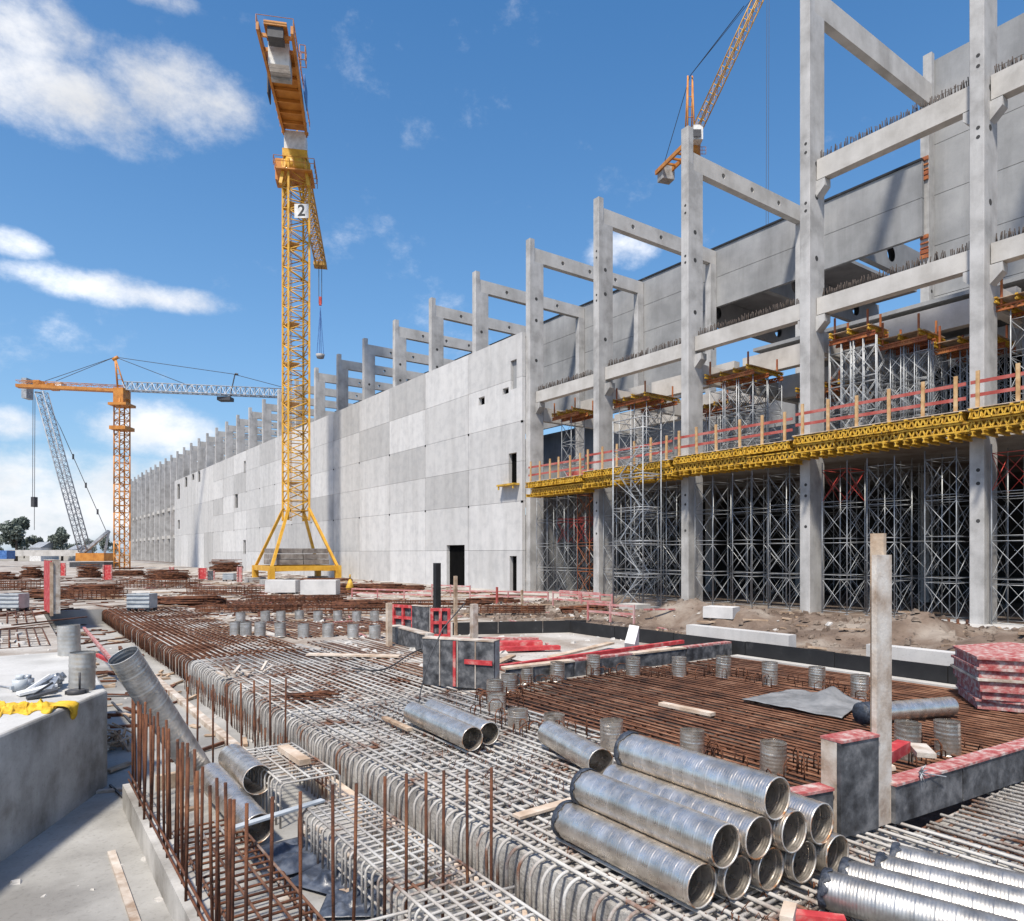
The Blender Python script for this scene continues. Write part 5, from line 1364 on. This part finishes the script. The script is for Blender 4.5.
o = b.add(vs, fs, True).build('yellow_cloth', M['cloth'], None, ed+Vector((0,0,.5))); sol = o.modifiers.new('thick','SOLIDIFY'); sol.thickness = .012
tag(o, 'short yellow rag hanging over the block edge', 'cloth')
for i, (px, py, w, d, lab) in enumerate(((290,858,.42,.5,'crumpled blue black film on the pit floor before the short cage'),(334,882,.30,.45,'smaller blue black film scrap on the pit floor'),(352,905,.3,.3,'small dark film scrap nearest the bottom edge'))):
    p = on(px, py, -.7); th = .5*i
    P = lambda s,t,p=p,w=w,d=d,th=th: (p.x+math.cos(th)*(s-.5)*2*w-math.sin(th)*(t-.5)*2*d, p.y+math.sin(th)*(s-.5)*2*w+math.cos(th)*(t-.5)*2*d)
    def hf(s,t,i=i): return -.69+.20*max(0,noise.fractal(Vector((s*3+i*7,t*3,2)),1,2,4)+.25)*(1-abs(2*s-1)**2)*(1-abs(2*t-1)**2)+.02
    sheet('plastic_film', lab, 'film', 'plastic', P, 24, 24, hf, .004)

p0 = on(416,721,0); b = MB().path([p0, p0+Vector((.10,.0,.55)), p0+Vector((.30,.05,1.1)), p0+Vector((.62,.12,1.6)), p0+Vector((1.15,.2,2.05))], .012, 6)
tag(b.build('bent_bar', M['cable'], None, p0), 'thin dark bent bar rising out of the mat by the stubs', 'rebar')
pts = []
for i in range(26):
    t = i/25; p = on(352+150*t, 668-28*t+7*math.sin(t*9), .06); pts.append(p+Vector((0,0,.02*math.sin(t*20))))
tag(MB().path(pts, .022, 6).build('hose', M['cable'], None, pts[0]), 'thin dark hose snaking over the grey mat toward the box form', 'hose')
# tools on the block
def tool(lab, name, build, cat):
    tag(build, lab, cat, 'loose fittings on the left block')
def cl(px, py, dz=0): return on(px, py, .73)+Vector((0,0,dz))
def fitting(px, py, a, s, lab, m='tooly', kind=0):
    c = cl(px,py,.06*s); e = Vector((math.cos(a),math.sin(a),0)); f = Vector((-e.y,e.x,0)); b = MB()
    if kind == 0: b.beam(c-e*.22*s, c+e*.22*s+Vector((0,0,.10*s)), .07*s, .05*s).bar(c+e*.2*s+f*.06*s+Vector((0,0,.02)), c+e*.2*s-f*.06*s+Vector((0,0,.10*s)), .055*s, 10)
    elif kind == 1: b.bar(c+Vector((0,0,-.05*s)), c+Vector((0,0,.10*s)), .09*s, 12).bar(c+Vector((0,0,.10*s)), c+Vector((0,0,.16*s)), .05*s, 12).beam(c-e*.12*s, c+e*.18*s, .05*s, .05*s)
    else: b.obox(c, e*.2*s+Vector((0,0,.04)), f*.09*s, Vector((0,0,.02))).beam(c-e*.1*s+f*.05, c+e*.16*s+f*.1+Vector((0,0,.15*s)), .03, .03)
    tag(b.build('steel_fitting', M[m], None, c), lab, 'fitting', 'loose fittings on the left block')
fitting(20,691,.4,1.2,'grey steel fitting at left of the pile on the block','bin',1)
fitting(28,688,1.2,1.0,'upright steel fitting behind the first one on the block','tooly',1)
fitting(37,694,.2,1.3,'flat white fitting in the middle of the pile on the block','paper',2)
fitting(45,690,.9,1.2,'long steel clamp in the middle of the pile on the block','tooly',0)
fitting(53,692,1.3,1.2,'grey clamp at right of the pile on the block','tooly',0)
fitting(60,687,1.5,1.1,'bright steel clamp standing at the far right of the pile on the block','tooly',0)
fitting(42,698,.1,1.0,'dark flat fitting nearest the block edge','cable',2)
c = cl(76,694,.0); b = MB().bar(c, c+Vector((0,0,.07)), .13, 14).bar(c+Vector((.05,0,.07)), c+Vector((.05,0,.34)), .018, 6).beam(c+Vector((-.15,.05,.03)), c+Vector((.18,.02,.03)), .07, .05)
tag(b.build('base_jack', M['cable'], None, c), 'dark base jack with upright rod beside the stub on the block', 'jack')
b = MB().path([cl(-6,687,.03), cl(5,688,.02), cl(13,690,.05)], .012, 6); tag(b.build('steel_rod', M['tooly'], None, cl(0,688)), 'thin steel rod pointing at the fittings on the block', 'rod')
# litter behind the block in the trench
for i, (pa, pb, z, w, h, m, lab) in enumerate((((97,655),(112,662),-.2,.10,.10,'red','red timber prop across the trench behind the block'),((84,628),(118,668),.1,.09,.09,'redpale','long red timber leaning along the trench side'),((118,712),(131,716),-.8,.10,.04,'wood','brown lath on the trench floor behind the block'),((112,702),(131,722),-.8,.05,.03,'cable','dark bar on the trench floor behind the block'),
      ((95,792),(129,789),-.84,.10,.05,'woodg','grey wood strip on the pit floor near the block corner'),((108,771),(130,763),-.80,.12,.05,'wood','brown timber on the floor beside the dense bars'),((110,785),(124,798),-.83,.03,.03,'cable','thin dark rod on the pit floor near the footing wall'))):
    a, b_ = on(*pa, z), on(*pb, z); tag(MB().beam(a, b_, w, h).build('timber_piece', M[m], None, a), lab, 'timber')
for i, (px, py, m, lab) in enumerate(((112,748,'wood','heap of timber scraps and wire between block and dense bars'),)):
    p = on(px, py, -.86); b = MB()
    for j in range(46):
        q = p+Vector((rd.uniform(-.28,.28), rd.uniform(-.5,.5), rd.uniform(.02,.38))); e = Vector((rd.gauss(0,1),rd.gauss(0,1),rd.gauss(0,.4))).normalized()*rd.uniform(.08,.25)
        b.beam(q-e, q+e, rd.uniform(.02,.06), rd.uniform(.015,.04))
    tag(b.build('scrap_heap', M[m], None, p), lab, 'scraps', None, 'stuff')
# ------------------------------------------------------------------ middle distance clutter
rc_ = random.Random(77)
def bundle(lab, px0, px1, py, hpx, m='rust', n=40, dep=.9):
    n = int(n*1.9)
    a, b_ = on(px0, py, .08), on(px1, py, .08); d = b_-a; L = d.length; d.normalize(); nn = Vector((-d.y, d.x, 0)); Y = a.x*S1+a.y*C1; h = hpx/F*Y
    b = MB()
    for i in range(n):
        t = rc_.random(); z = h*t*.95+.05; w = (1-t*.55)*dep
        o = nn*rc_.uniform(-w, w); s, e = rc_.uniform(0,.12), rc_.uniform(.88,1)
        s, e = rc_.uniform(0,.45)**1.3, 1-rc_.uniform(0,.45)**1.3; z *= rc_.uniform(.25,1.05); k = nn*rc_.gauss(0,.12*dep)
        if e-s < .15: continue
        b.bar(a+d*L*s+o-k+Vector((0,0,z)), a+d*L*e+o+k+Vector((0,0,z+rc_.uniform(-.12,.12))), rc_.uniform(.025,.06), 5)
    for s in (.2,.8): b.beam(a+d*L*s-nn*dep+Vector((0,0,.04)), a+d*L*s+nn*dep+Vector((0,0,.04)), .12, .12)
    tag(b.build('rebar_bundle', M[m], None, a), lab, 'rebar bundle', 'rusty bundles of reinforcing steel')
bundle('rusty steel bundle just left of the tall red faced panel', 22, 42, 578, 13, n=60)
bundle('rusty steel bundle at the far left edge', -10, 18, 580, 9)
bundle('dark rusty bundle behind the tall red panel', 78, 101, 578, 15, n=70)
bundle('wide rusty bundle left of the red drum shaped panel', 146, 190, 580, 12, n=70)
bundle('rounded rusty heap of coiled bars before the precast wall', 211, 242, 573, 15, n=90, dep=1.6)
bundle('low rusty bundle under the far tower crane', 110, 145, 576, 8)
bundle('long rusty bars lying right of the crane base', 330, 426, 592, 7, n=60, dep=1.2)
bundle('rusty bars lying behind the white blocks', 286, 352, 583, 5, n=40)
bundle('flat rusty bars on the ground before the narrow doorway', 466, 520, 603, 4, n=40)
bundle('rusty bars stacked left of the round patch', 150, 225, 603, 6, n=50)
bundle('low rusty bars behind the left grey crate', 28, 70, 597, 7, n=50)
bundle('rusty bars between grey crates and red panel', 70, 120, 592, 7, n=50)
bundle('brown bars lying behind the low black form', 330, 384, 606, 5, n=40)
bundle('brown bars beside the stair tower foot', 560, 606, 612, 6, n=40)
def board(lab, px, py, wpx, hpx, m, th=.12, cat='panel', name='upright_form', z=.08):
    a, b_ = on(px-wpx/2, py, z), on(px+wpx/2, py, z); Y = a.x*S1+a.y*C1; h = hpx/F*Y; root = thing(name, lab, cat, a, 'upright form panels on the far site')
    MB().beam(a+Vector((0,0,h/2)), b_+Vector((0,0,h/2)), th, h).build('face_board', M[m], root)
    for p in (a, b_): MB().obox(p+Vector((0,0,h/2+.02))+Vector((-S1,-C1,0))*th*.7, (.06*C1,-.06*S1,0), (.06*S1,.06*C1,0), (0,0,h/2+.02)).build('upright_rib', M['redpale'], root)
board('small red panel right behind the tall red faced panel', 63, 576, 5.5, 13, 'red')
board('bright red panel in front of the far tower crane', 108, 580, 8, 15, 'red')
board('red panel left of the rounded rusty heap', 203, 579, 8, 11, 'red')
board('dark grey panel beside the red one before the rusty heap', 211, 580, 7, 9, 'black')
board('narrow pink panel left of the crane base', 240, 582, 4, 15, 'pink')
board('red panel seen low at the trench end', 172, 578, 4, 11, 'redpale')
def crate(lab, px, py, wpx, hpx):
    p = on(px, py, .0); Y = p.x*S1+p.y*C1; w = wpx/F*Y; h = hpx/F*Y; rt = Vector((C1,-S1,0)); fd_ = Vector((S1,C1,0)); up = Vector((0,0,1))
    root = thing('steel_crate', lab, 'crate', p, 'grey steel crates')
    c = p+fd_*w*.35
    b = MB(); t = .04
    b.obox(c+up*.14, rt*w*.47, fd_*w*.33, up*.02)
    for s in (-1,1):
        b.obox(c+rt*s*w*.47+up*(h*.55), rt*t/2, fd_*w*.34, up*h*.40); b.obox(c+fd_*s*w*.34+up*(h*.55), rt*w*.49, fd_*t/2, up*h*.40)
    b.build('crate_body', M['bin'], root); b = MB()
    for z in (.22,.45,.68,.9): b.obox(c-fd_*(w*.34+.04)+up*h*z, rt*w*.5, fd_*.025, up*.03)
    b.build('crate_rib', M['bin'], root)
    for s in (-1,1):
        for q in (-1,1): MB().obox(c+rt*s*w*.42+fd_*q*w*.28+up*.06, rt*.07, fd_*.07, up*.08).build('crate_foot', M['cable'], root)
    return root
crate('ribbed grey steel crate on the slab right of the trench', 138, 611, 23, 18)
crate('ribbed grey steel crate at the left edge', 8, 611, 22, 18)
crate('small white steel crate beside the rounded rusty heap', 228, 581, 11, 8)
# pink rail barriers
def barrier(lab, px0, py0, px1, py1, hpx, n=3, m='pink'):
    a, b_ = on(px0, py0, .1), on(px1, py1, .1); Y = a.x*S1+a.y*C1; h = hpx/F*Y; root = thing('guard_barrier', lab, 'barrier', a, 'pink timber barriers')
    for i in range(n): 
        p = a.lerp(b_, i/(n-1)); MB().obox(p+Vector((0,0,h/2)), (.035,0,0), (0,.035,0), (0,0,h/2)).build('barrier_post', M[m], root)
    for t in (.5,.92): MB().beam(a+Vector((0,0,h*t)), b_+Vector((0,0,h*t)), .03, .085).build('barrier_rail', M[m], root)
barrier('pink barrier on the earth left of the stair tower', 553, 607, 612, 611, 16)
barrier('pink barrier just in front of the wall end', 470, 601, 548, 603, 11)
barrier('pink barrier right of the crane base', 352, 597, 432, 600, 9, 4)
barrier('short pink barrier behind the black post', 432, 596, 470, 598, 12)
barrier('pink barrier standing by the foot of the fourth front column', 560, 600, 600, 603, 10)
barrier('faded pink barrier nearest the stair tower foot', 588, 620, 634, 624, 18, 3)
for px, py, lab in ((350,592,'small yellow cone shaped cover right of the white blocks'),(428,586,'small yellow cone shaped cover before the large doorway')):
    p = on(px, py, .1); tag(MB().bar(p, p+Vector((0,0,.95)), .45, 12, .08).bar(p+Vector((0,0,.95)), p+Vector((0,0,1.3)), .06, 6).build('marker_cone', M['yellow'], None, p), lab, 'cone')
# earth bank things
def lump(lab, c, s, m, name='concrete_kerb', cat='kerb', rot=0):
    e = Vector((math.cos(rot), math.sin(rot), 0)); f = Vector((-e.y, e.x, 0)); c = Vector(c)
    tag(MB().obox(c, e*s[0], f*s[1], Vector((0,0,s[2]))).build(name, M[m], None, c), lab, cat)
lump('low pale concrete kerb on the earth bank, left of the post', (19.6,14.6,.20), (.2,2.0,.28), 'pan2')
lump('low pale concrete kerb on the bank, right of the post', (19.2,8.6,.22), (.2,1.4,.30), 'pan2')
lump('white concrete lump on the earth bank near the second column', (23.0,17.9,.66), (.4,.6,.22), 'pan3', 'concrete_lump', 'lump', .3)
lump('pale concrete step at the foot of the stair tower', (25.6,25.2,.1), (.5,.6,.35), 'beam', 'concrete_lump', 'lump')
y0_ = ycol(0)
tag(MB().prism([(27.5,y0_-1.2),(30.9,y0_-1.2),(30.9,y0_+1.7),(27.5,y0_+1.7)], 'z', -.3, .34).build('column_footing', M['pan2'], None, (29,y0_,.0)), 'pale concrete footing below the first front column from right', 'footing')
b = MB()
for i in range(5):
    bolt = MB().bar((27.8,y0_-.1+.3*i,.33),(27.8,y0_-.1+.3*i,.62),.05,6).bar((27.8,y0_-.1+.3*i,.42),(27.8,y0_-.1+.3*i,.48),.09,6)
    tag(bolt.build('anchor_bolt', M['rust'], None, (27.8,y0_-.1+.3*i,.33)), '%s anchor bolt from right on the first column footing' % ORD[i], 'bolt', 'anchor bolts on the footing')
# loose rubble, chips and offcuts over the site
def rubble(name, lab, m, n, area, smin, smax, seed, flat=.6, cond=None):
    r_ = random.Random(seed); b = MB()
    for i in range(n):
        x, y = r_.uniform(area[0],area[1]), r_.uniform(area[2],area[3])
        if cond and not cond(x,y): continue
        z = hgt(x,y); s = smin+(smax-smin)*r_.random()**3; a = r_.uniform(0,PI)
        vs = []
        for dx,dy,dz in ((-1,-1,0),(1,-1,0),(1,1,0),(-1,1,0),(-.6,-.7,1),(.7,-.5,1),(.5,.6,1),(-.7,.5,1)):
            qx, qy = dx*s*r_.uniform(.6,1.2), dy*s*r_.uniform(.5,1); vs.append((x+qx*math.cos(a)-qy*math.sin(a), y+qx*math.sin(a)+qy*math.cos(a), z-.01+dz*s*flat*r_.uniform(.5,1.4)))
        b.add(vs, [(0,3,2,1),(4,5,6,7),(0,1,5,4),(1,2,6,5),(2,3,7,6),(3,0,4,7)])
    tag(b.build(name, M[m], None, (area[0],area[2],0)), lab, 'rubble', None, 'stuff')
rubble('earth_clods', 'loose earth clods and stones on the bank before the columns', 'dirt', 3600, (18,29,2,33), .015, .15, 3, .9)
rubble('concrete_rubble', 'pale rubble strewn over the slab and the site', 'beam', 1300, (8.5,24,13.6,60), .02, .16, 4)
rubble('slab_rubble', 'dusty rubble on the far left slab', 'beam', 700, (-14,1.2,20,60), .02, .16, 5)
def chips(name, lab, m, n, area, seed, lmin, lmax):
    r_ = random.Random(seed); b = MB()
    for i in range(n):
        x, y = r_.uniform(area[0],area[1]), r_.uniform(area[2],area[3]); z = hgt(x,y)+.03; a = r_.uniform(0,PI); L = r_.uniform(lmin,lmax); e = Vector((math.cos(a)*L, math.sin(a)*L, r_.uniform(-.03,.05)))
        b.beam((x,y,z), Vector((x,y,z))+e, r_.uniform(.05,.14), r_.uniform(.02,.07))
    tag(b.build(name, M[m], None, (area[0],area[2],0)), lab, 'offcuts', None, 'stuff')
chips('timber_offcuts', 'scattered brown timber offcuts over the middle distance', 'wood', 330, (6,27,24,75), 6, .3, 2.2)
chips('red_offcuts', 'scattered worn red form boards over the middle distance', 'redpale', 90, (10,27,17,70), 8, .4, 2.2)
chips('rusty_offcuts', 'scattered rusty bars over the far site', 'rust', 900, (-14,28,33,100), 9, .6, 4.0)
chips('small_offcuts', 'small timber scraps on the earth bank', 'wood', 90, (18,28.5,3,32), 10, .2, 1.0)
chips('pit_scraps', 'small timber and wire scraps on the pit floor', 'woodg', 26, (1.7,3.8,3,11.8), 12, .08, .3)

# low rusty cages lying over the far site
def far_cage(lab, px0, px1, py, hpx, dep=.5):
    a, b_ = on(px0, py, .08), on(px1, py, .08); d = b_-a; L = d.length; d.normalize(); nn = Vector((-d.y, d.x, 0)); Y = a.x*S1+a.y*C1; h = hpx/F*Y; up = Vector((0,0,1)); b = MB()
    for i in range(5):
        for s in (-1,1): b.bar(a+nn*dep*s+up*h*i/4, b_+nn*dep*s*.9+up*(h*i/4+rc_.uniform(-.05,.05)), .028, 5)
    n = int(L/.28)
    for i in range(n):
        c = a+d*(L*i/n+rc_.uniform(-.05,.05)); k = h*rc_.uniform(.95,1.25)
        for s in (-1,1): b.bar(c+nn*dep*s, c+nn*dep*s+up*k, .022, 4)
        b.bar(c-nn*dep+up*h, c+nn*dep+up*h, .022, 4)
    tag(b.build('rebar_cage', M['rust'], None, a), lab, 'rebar cage', 'low rusty cages on the far site')
far_cage('low rusty cage running before the left grey crate row', 60, 128, 598, 8)
far_cage('low rusty cage behind the round patch, left part', 200, 300, 611, 6)
far_cage('low rusty cage behind the round patch, right part', 305, 392, 612, 6)
far_cage('rusty cage row before the far wall base', 250, 345, 601, 5)
far_cage('long rusty cage in front of the barriers', 352, 470, 606, 5)
far_cage('rusty cage at the far left edge', -8, 44, 590, 9)
far_cage('rusty cage beyond the trench end', 120, 200, 588, 8)
far_cage('rusty cage between crane base and trench', 190, 262, 594, 7)
far_cage('rusty cage before the narrow doorway', 470, 545, 612, 6)

chips('trench_scraps', 'timber and wire scraps along the trench floor', 'wood', 60, (1.6,4.1,12.6,40), 14, .1, .7)
chips('trench_bars', 'loose rusty bars on the trench floor', 'rust', 40, (1.6,4.1,12.6,40), 15, .3, 1.4)
rubble('trench_rubble', 'dusty rubble on the trench and pit floor', 'beam', 500, (-3,4.1,4,40), .01, .07, 16)
# ------------------------------------------------------------------ camera, sun, sky
cam = bpy.data.cameras.new('camera'); co = bpy.data.objects.new('camera', cam); COL.objects.link(co)
co.location = (0,0,H); co.rotation_euler = (PI/2, 0, -math.atan2(S1, C1))
cam.sensor_width = 36; cam.lens = F/1024*36; cam.shift_y = (HZ-460.5)/1024; cam.clip_end = 8000; cam.clip_start = .05
S.camera = co
SUN_EL = R(58); sd = Vector((-.86, -.51, 0)).normalized()
to_sun = Vector((sd.x*math.cos(SUN_EL), sd.y*math.cos(SUN_EL), math.sin(SUN_EL)))
sl = bpy.data.lights.new('sun', 'SUN'); so = bpy.data.objects.new('sun', sl); COL.objects.link(so)
sl.energy = 4.1; sl.angle = R(5); sl.color = (1, .925, .81)
so.rotation_euler = to_sun.to_track_quat('Z', 'Y').to_euler(); so.location = (0,0,60)
w = bpy.data.worlds.new('World'); S.world = w; w.use_nodes = True
nt = w.node_tree; N = nt.nodes; L = nt.links
bg = N['Background']; bg.inputs[1].default_value = .118
sky = N.new('ShaderNodeTexSky'); sky.sky_type = 'NISHITA'; sky.sun_disc = False
sky.sun_elevation = SUN_EL; sky.sun_rotation = math.atan2(to_sun.x, to_sun.y); sky.altitude = 200
sky.air_density = 1.0; sky.dust_density = 2.0; sky.ozone_density = 2.6
def math_(op, a, b=None, c=None):
    n = N.new('ShaderNodeMath'); n.operation = op
    for i, x in enumerate((a, b, c)):
        if x is None: continue
        if isinstance(x, (int, float)): n.inputs[i].default_value = x
        else: L.new(x, n.inputs[i])
    return n.outputs[0]
tcd = N.new('ShaderNodeTexCoord'); D = tcd.outputs['Generated']
def dot(v):
    n = N.new('ShaderNodeVectorMath'); n.operation = 'DOT_PRODUCT'; L.new(D, n.inputs[0]); n.inputs[1].default_value = v; return n.outputs['Value']
dr, df, du = dot((C1,-S1,0)), dot((S1,C1,0)), dot((0,0,1))
az = math_('ARCTAN2', dr, df); el = math_('ARCSINE', du)
nz = N.new('ShaderNodeTexNoise'); nz.inputs['Scale'].default_value = 8; nz.inputs['Detail'].default_value = 12; nz.inputs['Roughness'].default_value = .66
mp = N.new('ShaderNodeMapping'); mp.inputs['Scale'].default_value = (1,1,1.5); L.new(D, mp.inputs[0]); L.new(mp.outputs[0], nz.inputs['Vector'])
nb = N.new('ShaderNodeTexNoise'); nb.inputs['Scale'].default_value = 3.5; nb.inputs['Detail'].default_value = 6; L.new(mp.outputs[0], nb.inputs['Vector'])
def AE(px, py):
    x, z = (px-512)/F, (HZ-py)/F; return math.atan(x), math.atan2(z, math.hypot(x,1))
CL = [(50,95,150,62,1.0),(180,98,105,58,1.0),(20,30,90,55,.8),(140,-12,130,16,.5),(95,285,105,20,.72),(150,296,90,16,.75),(15,243,42,18,.8),(620,250,42,24,.72),
      (60,500,240,62,1.05),(150,430,85,34,.95),(10,425,50,22,.7),(230,520,130,60,.8),(-200,200,160,120,.9),(1500,300,300,90,.9),(-600,100,400,200,.9)]
tot = None
for px, py, rx, ry, wgt in CL:
    a, e = AE(px, py); a2, e2 = AE(px+rx, py)[0], AE(px, py-ry)[1]
    u = math_('DIVIDE', math_('SUBTRACT', az, a), abs(a2-a)); v = math_('DIVIDE', math_('SUBTRACT', el, e), abs(e2-e))
    d2 = math_('ADD', math_('MULTIPLY', u, u), math_('MULTIPLY', v, v))
    m_ = math_('MULTIPLY', math_('MAXIMUM', math_('SUBTRACT', 1.0, d2), -.5), wgt)
    tot = m_ if tot is None else math_('MAXIMUM', tot, m_)
nn = math_('ADD', math_('MULTIPLY', math_('SUBTRACT', nz.outputs['Fac'], .5), 2.6), math_('MULTIPLY', math_('SUBTRACT', nb.outputs['Fac'], .5), 1.6))
den = math_('ADD', tot, nn)
mr = N.new('ShaderNodeMapRange'); mr.interpolation_type = 'SMOOTHSTEP'; L.new(den, mr.inputs[0]); mr.inputs[1].default_value = .0; mr.inputs[2].default_value = 1.15; mr.inputs[3].default_value = 0; mr.inputs[4].default_value = .97
# cloud brightness: thicker parts a little greyer
cb = N.new('ShaderNodeMapRange'); L.new(nb.outputs['Fac'], cb.inputs[0]); cb.inputs[1].default_value = .35; cb.inputs[2].default_value = .7; cb.inputs[3].default_value = 4.9; cb.inputs[4].default_value = 8.0
cc = N.new('ShaderNodeCombineColor')
for i, k in enumerate((.97, .985, 1.02)): L.new(math_('MULTIPLY', cb.outputs[0], k), cc.inputs[i])
hs = N.new('ShaderNodeHueSaturation'); hs.inputs['Saturation'].default_value = 1.46; L.new(sky.outputs[0], hs.inputs['Color'])
mx = N.new('ShaderNodeMix'); mx.data_type = 'RGBA'; L.new(mr.outputs[0], mx.inputs[0]); hz = N.new('ShaderNodeMix'); hz.data_type = 'RGBA'
L.new(math_('MULTIPLY', math_('POWER', 2.718, math_('MULTIPLY', math_('MAXIMUM', el, 0.0), -2.3)), .58), hz.inputs[0]); L.new(hs.outputs[0], hz.inputs[6]); hz.inputs[7].default_value = (2.9, 4.3, 5.9, 1)
L.new(hz.outputs[2], mx.inputs[6]); L.new(cc.outputs[0], mx.inputs[7])
L.new(mx.outputs[2], bg.inputs[0])
S.view_settings.view_transform = 'Standard'; S.view_settings.look = 'None'; S.view_settings.gamma = 1; S.view_settings.use_curve_mapping = False
S.view_settings.exposure = 0.5
S.render.engine = 'CYCLES'; S.cycles.max_bounces = 6; S.cycles.diffuse_bounces = 3; S.cycles.use_denoising = True
S.render.resolution_x = 1024; S.render.resolution_y = 921
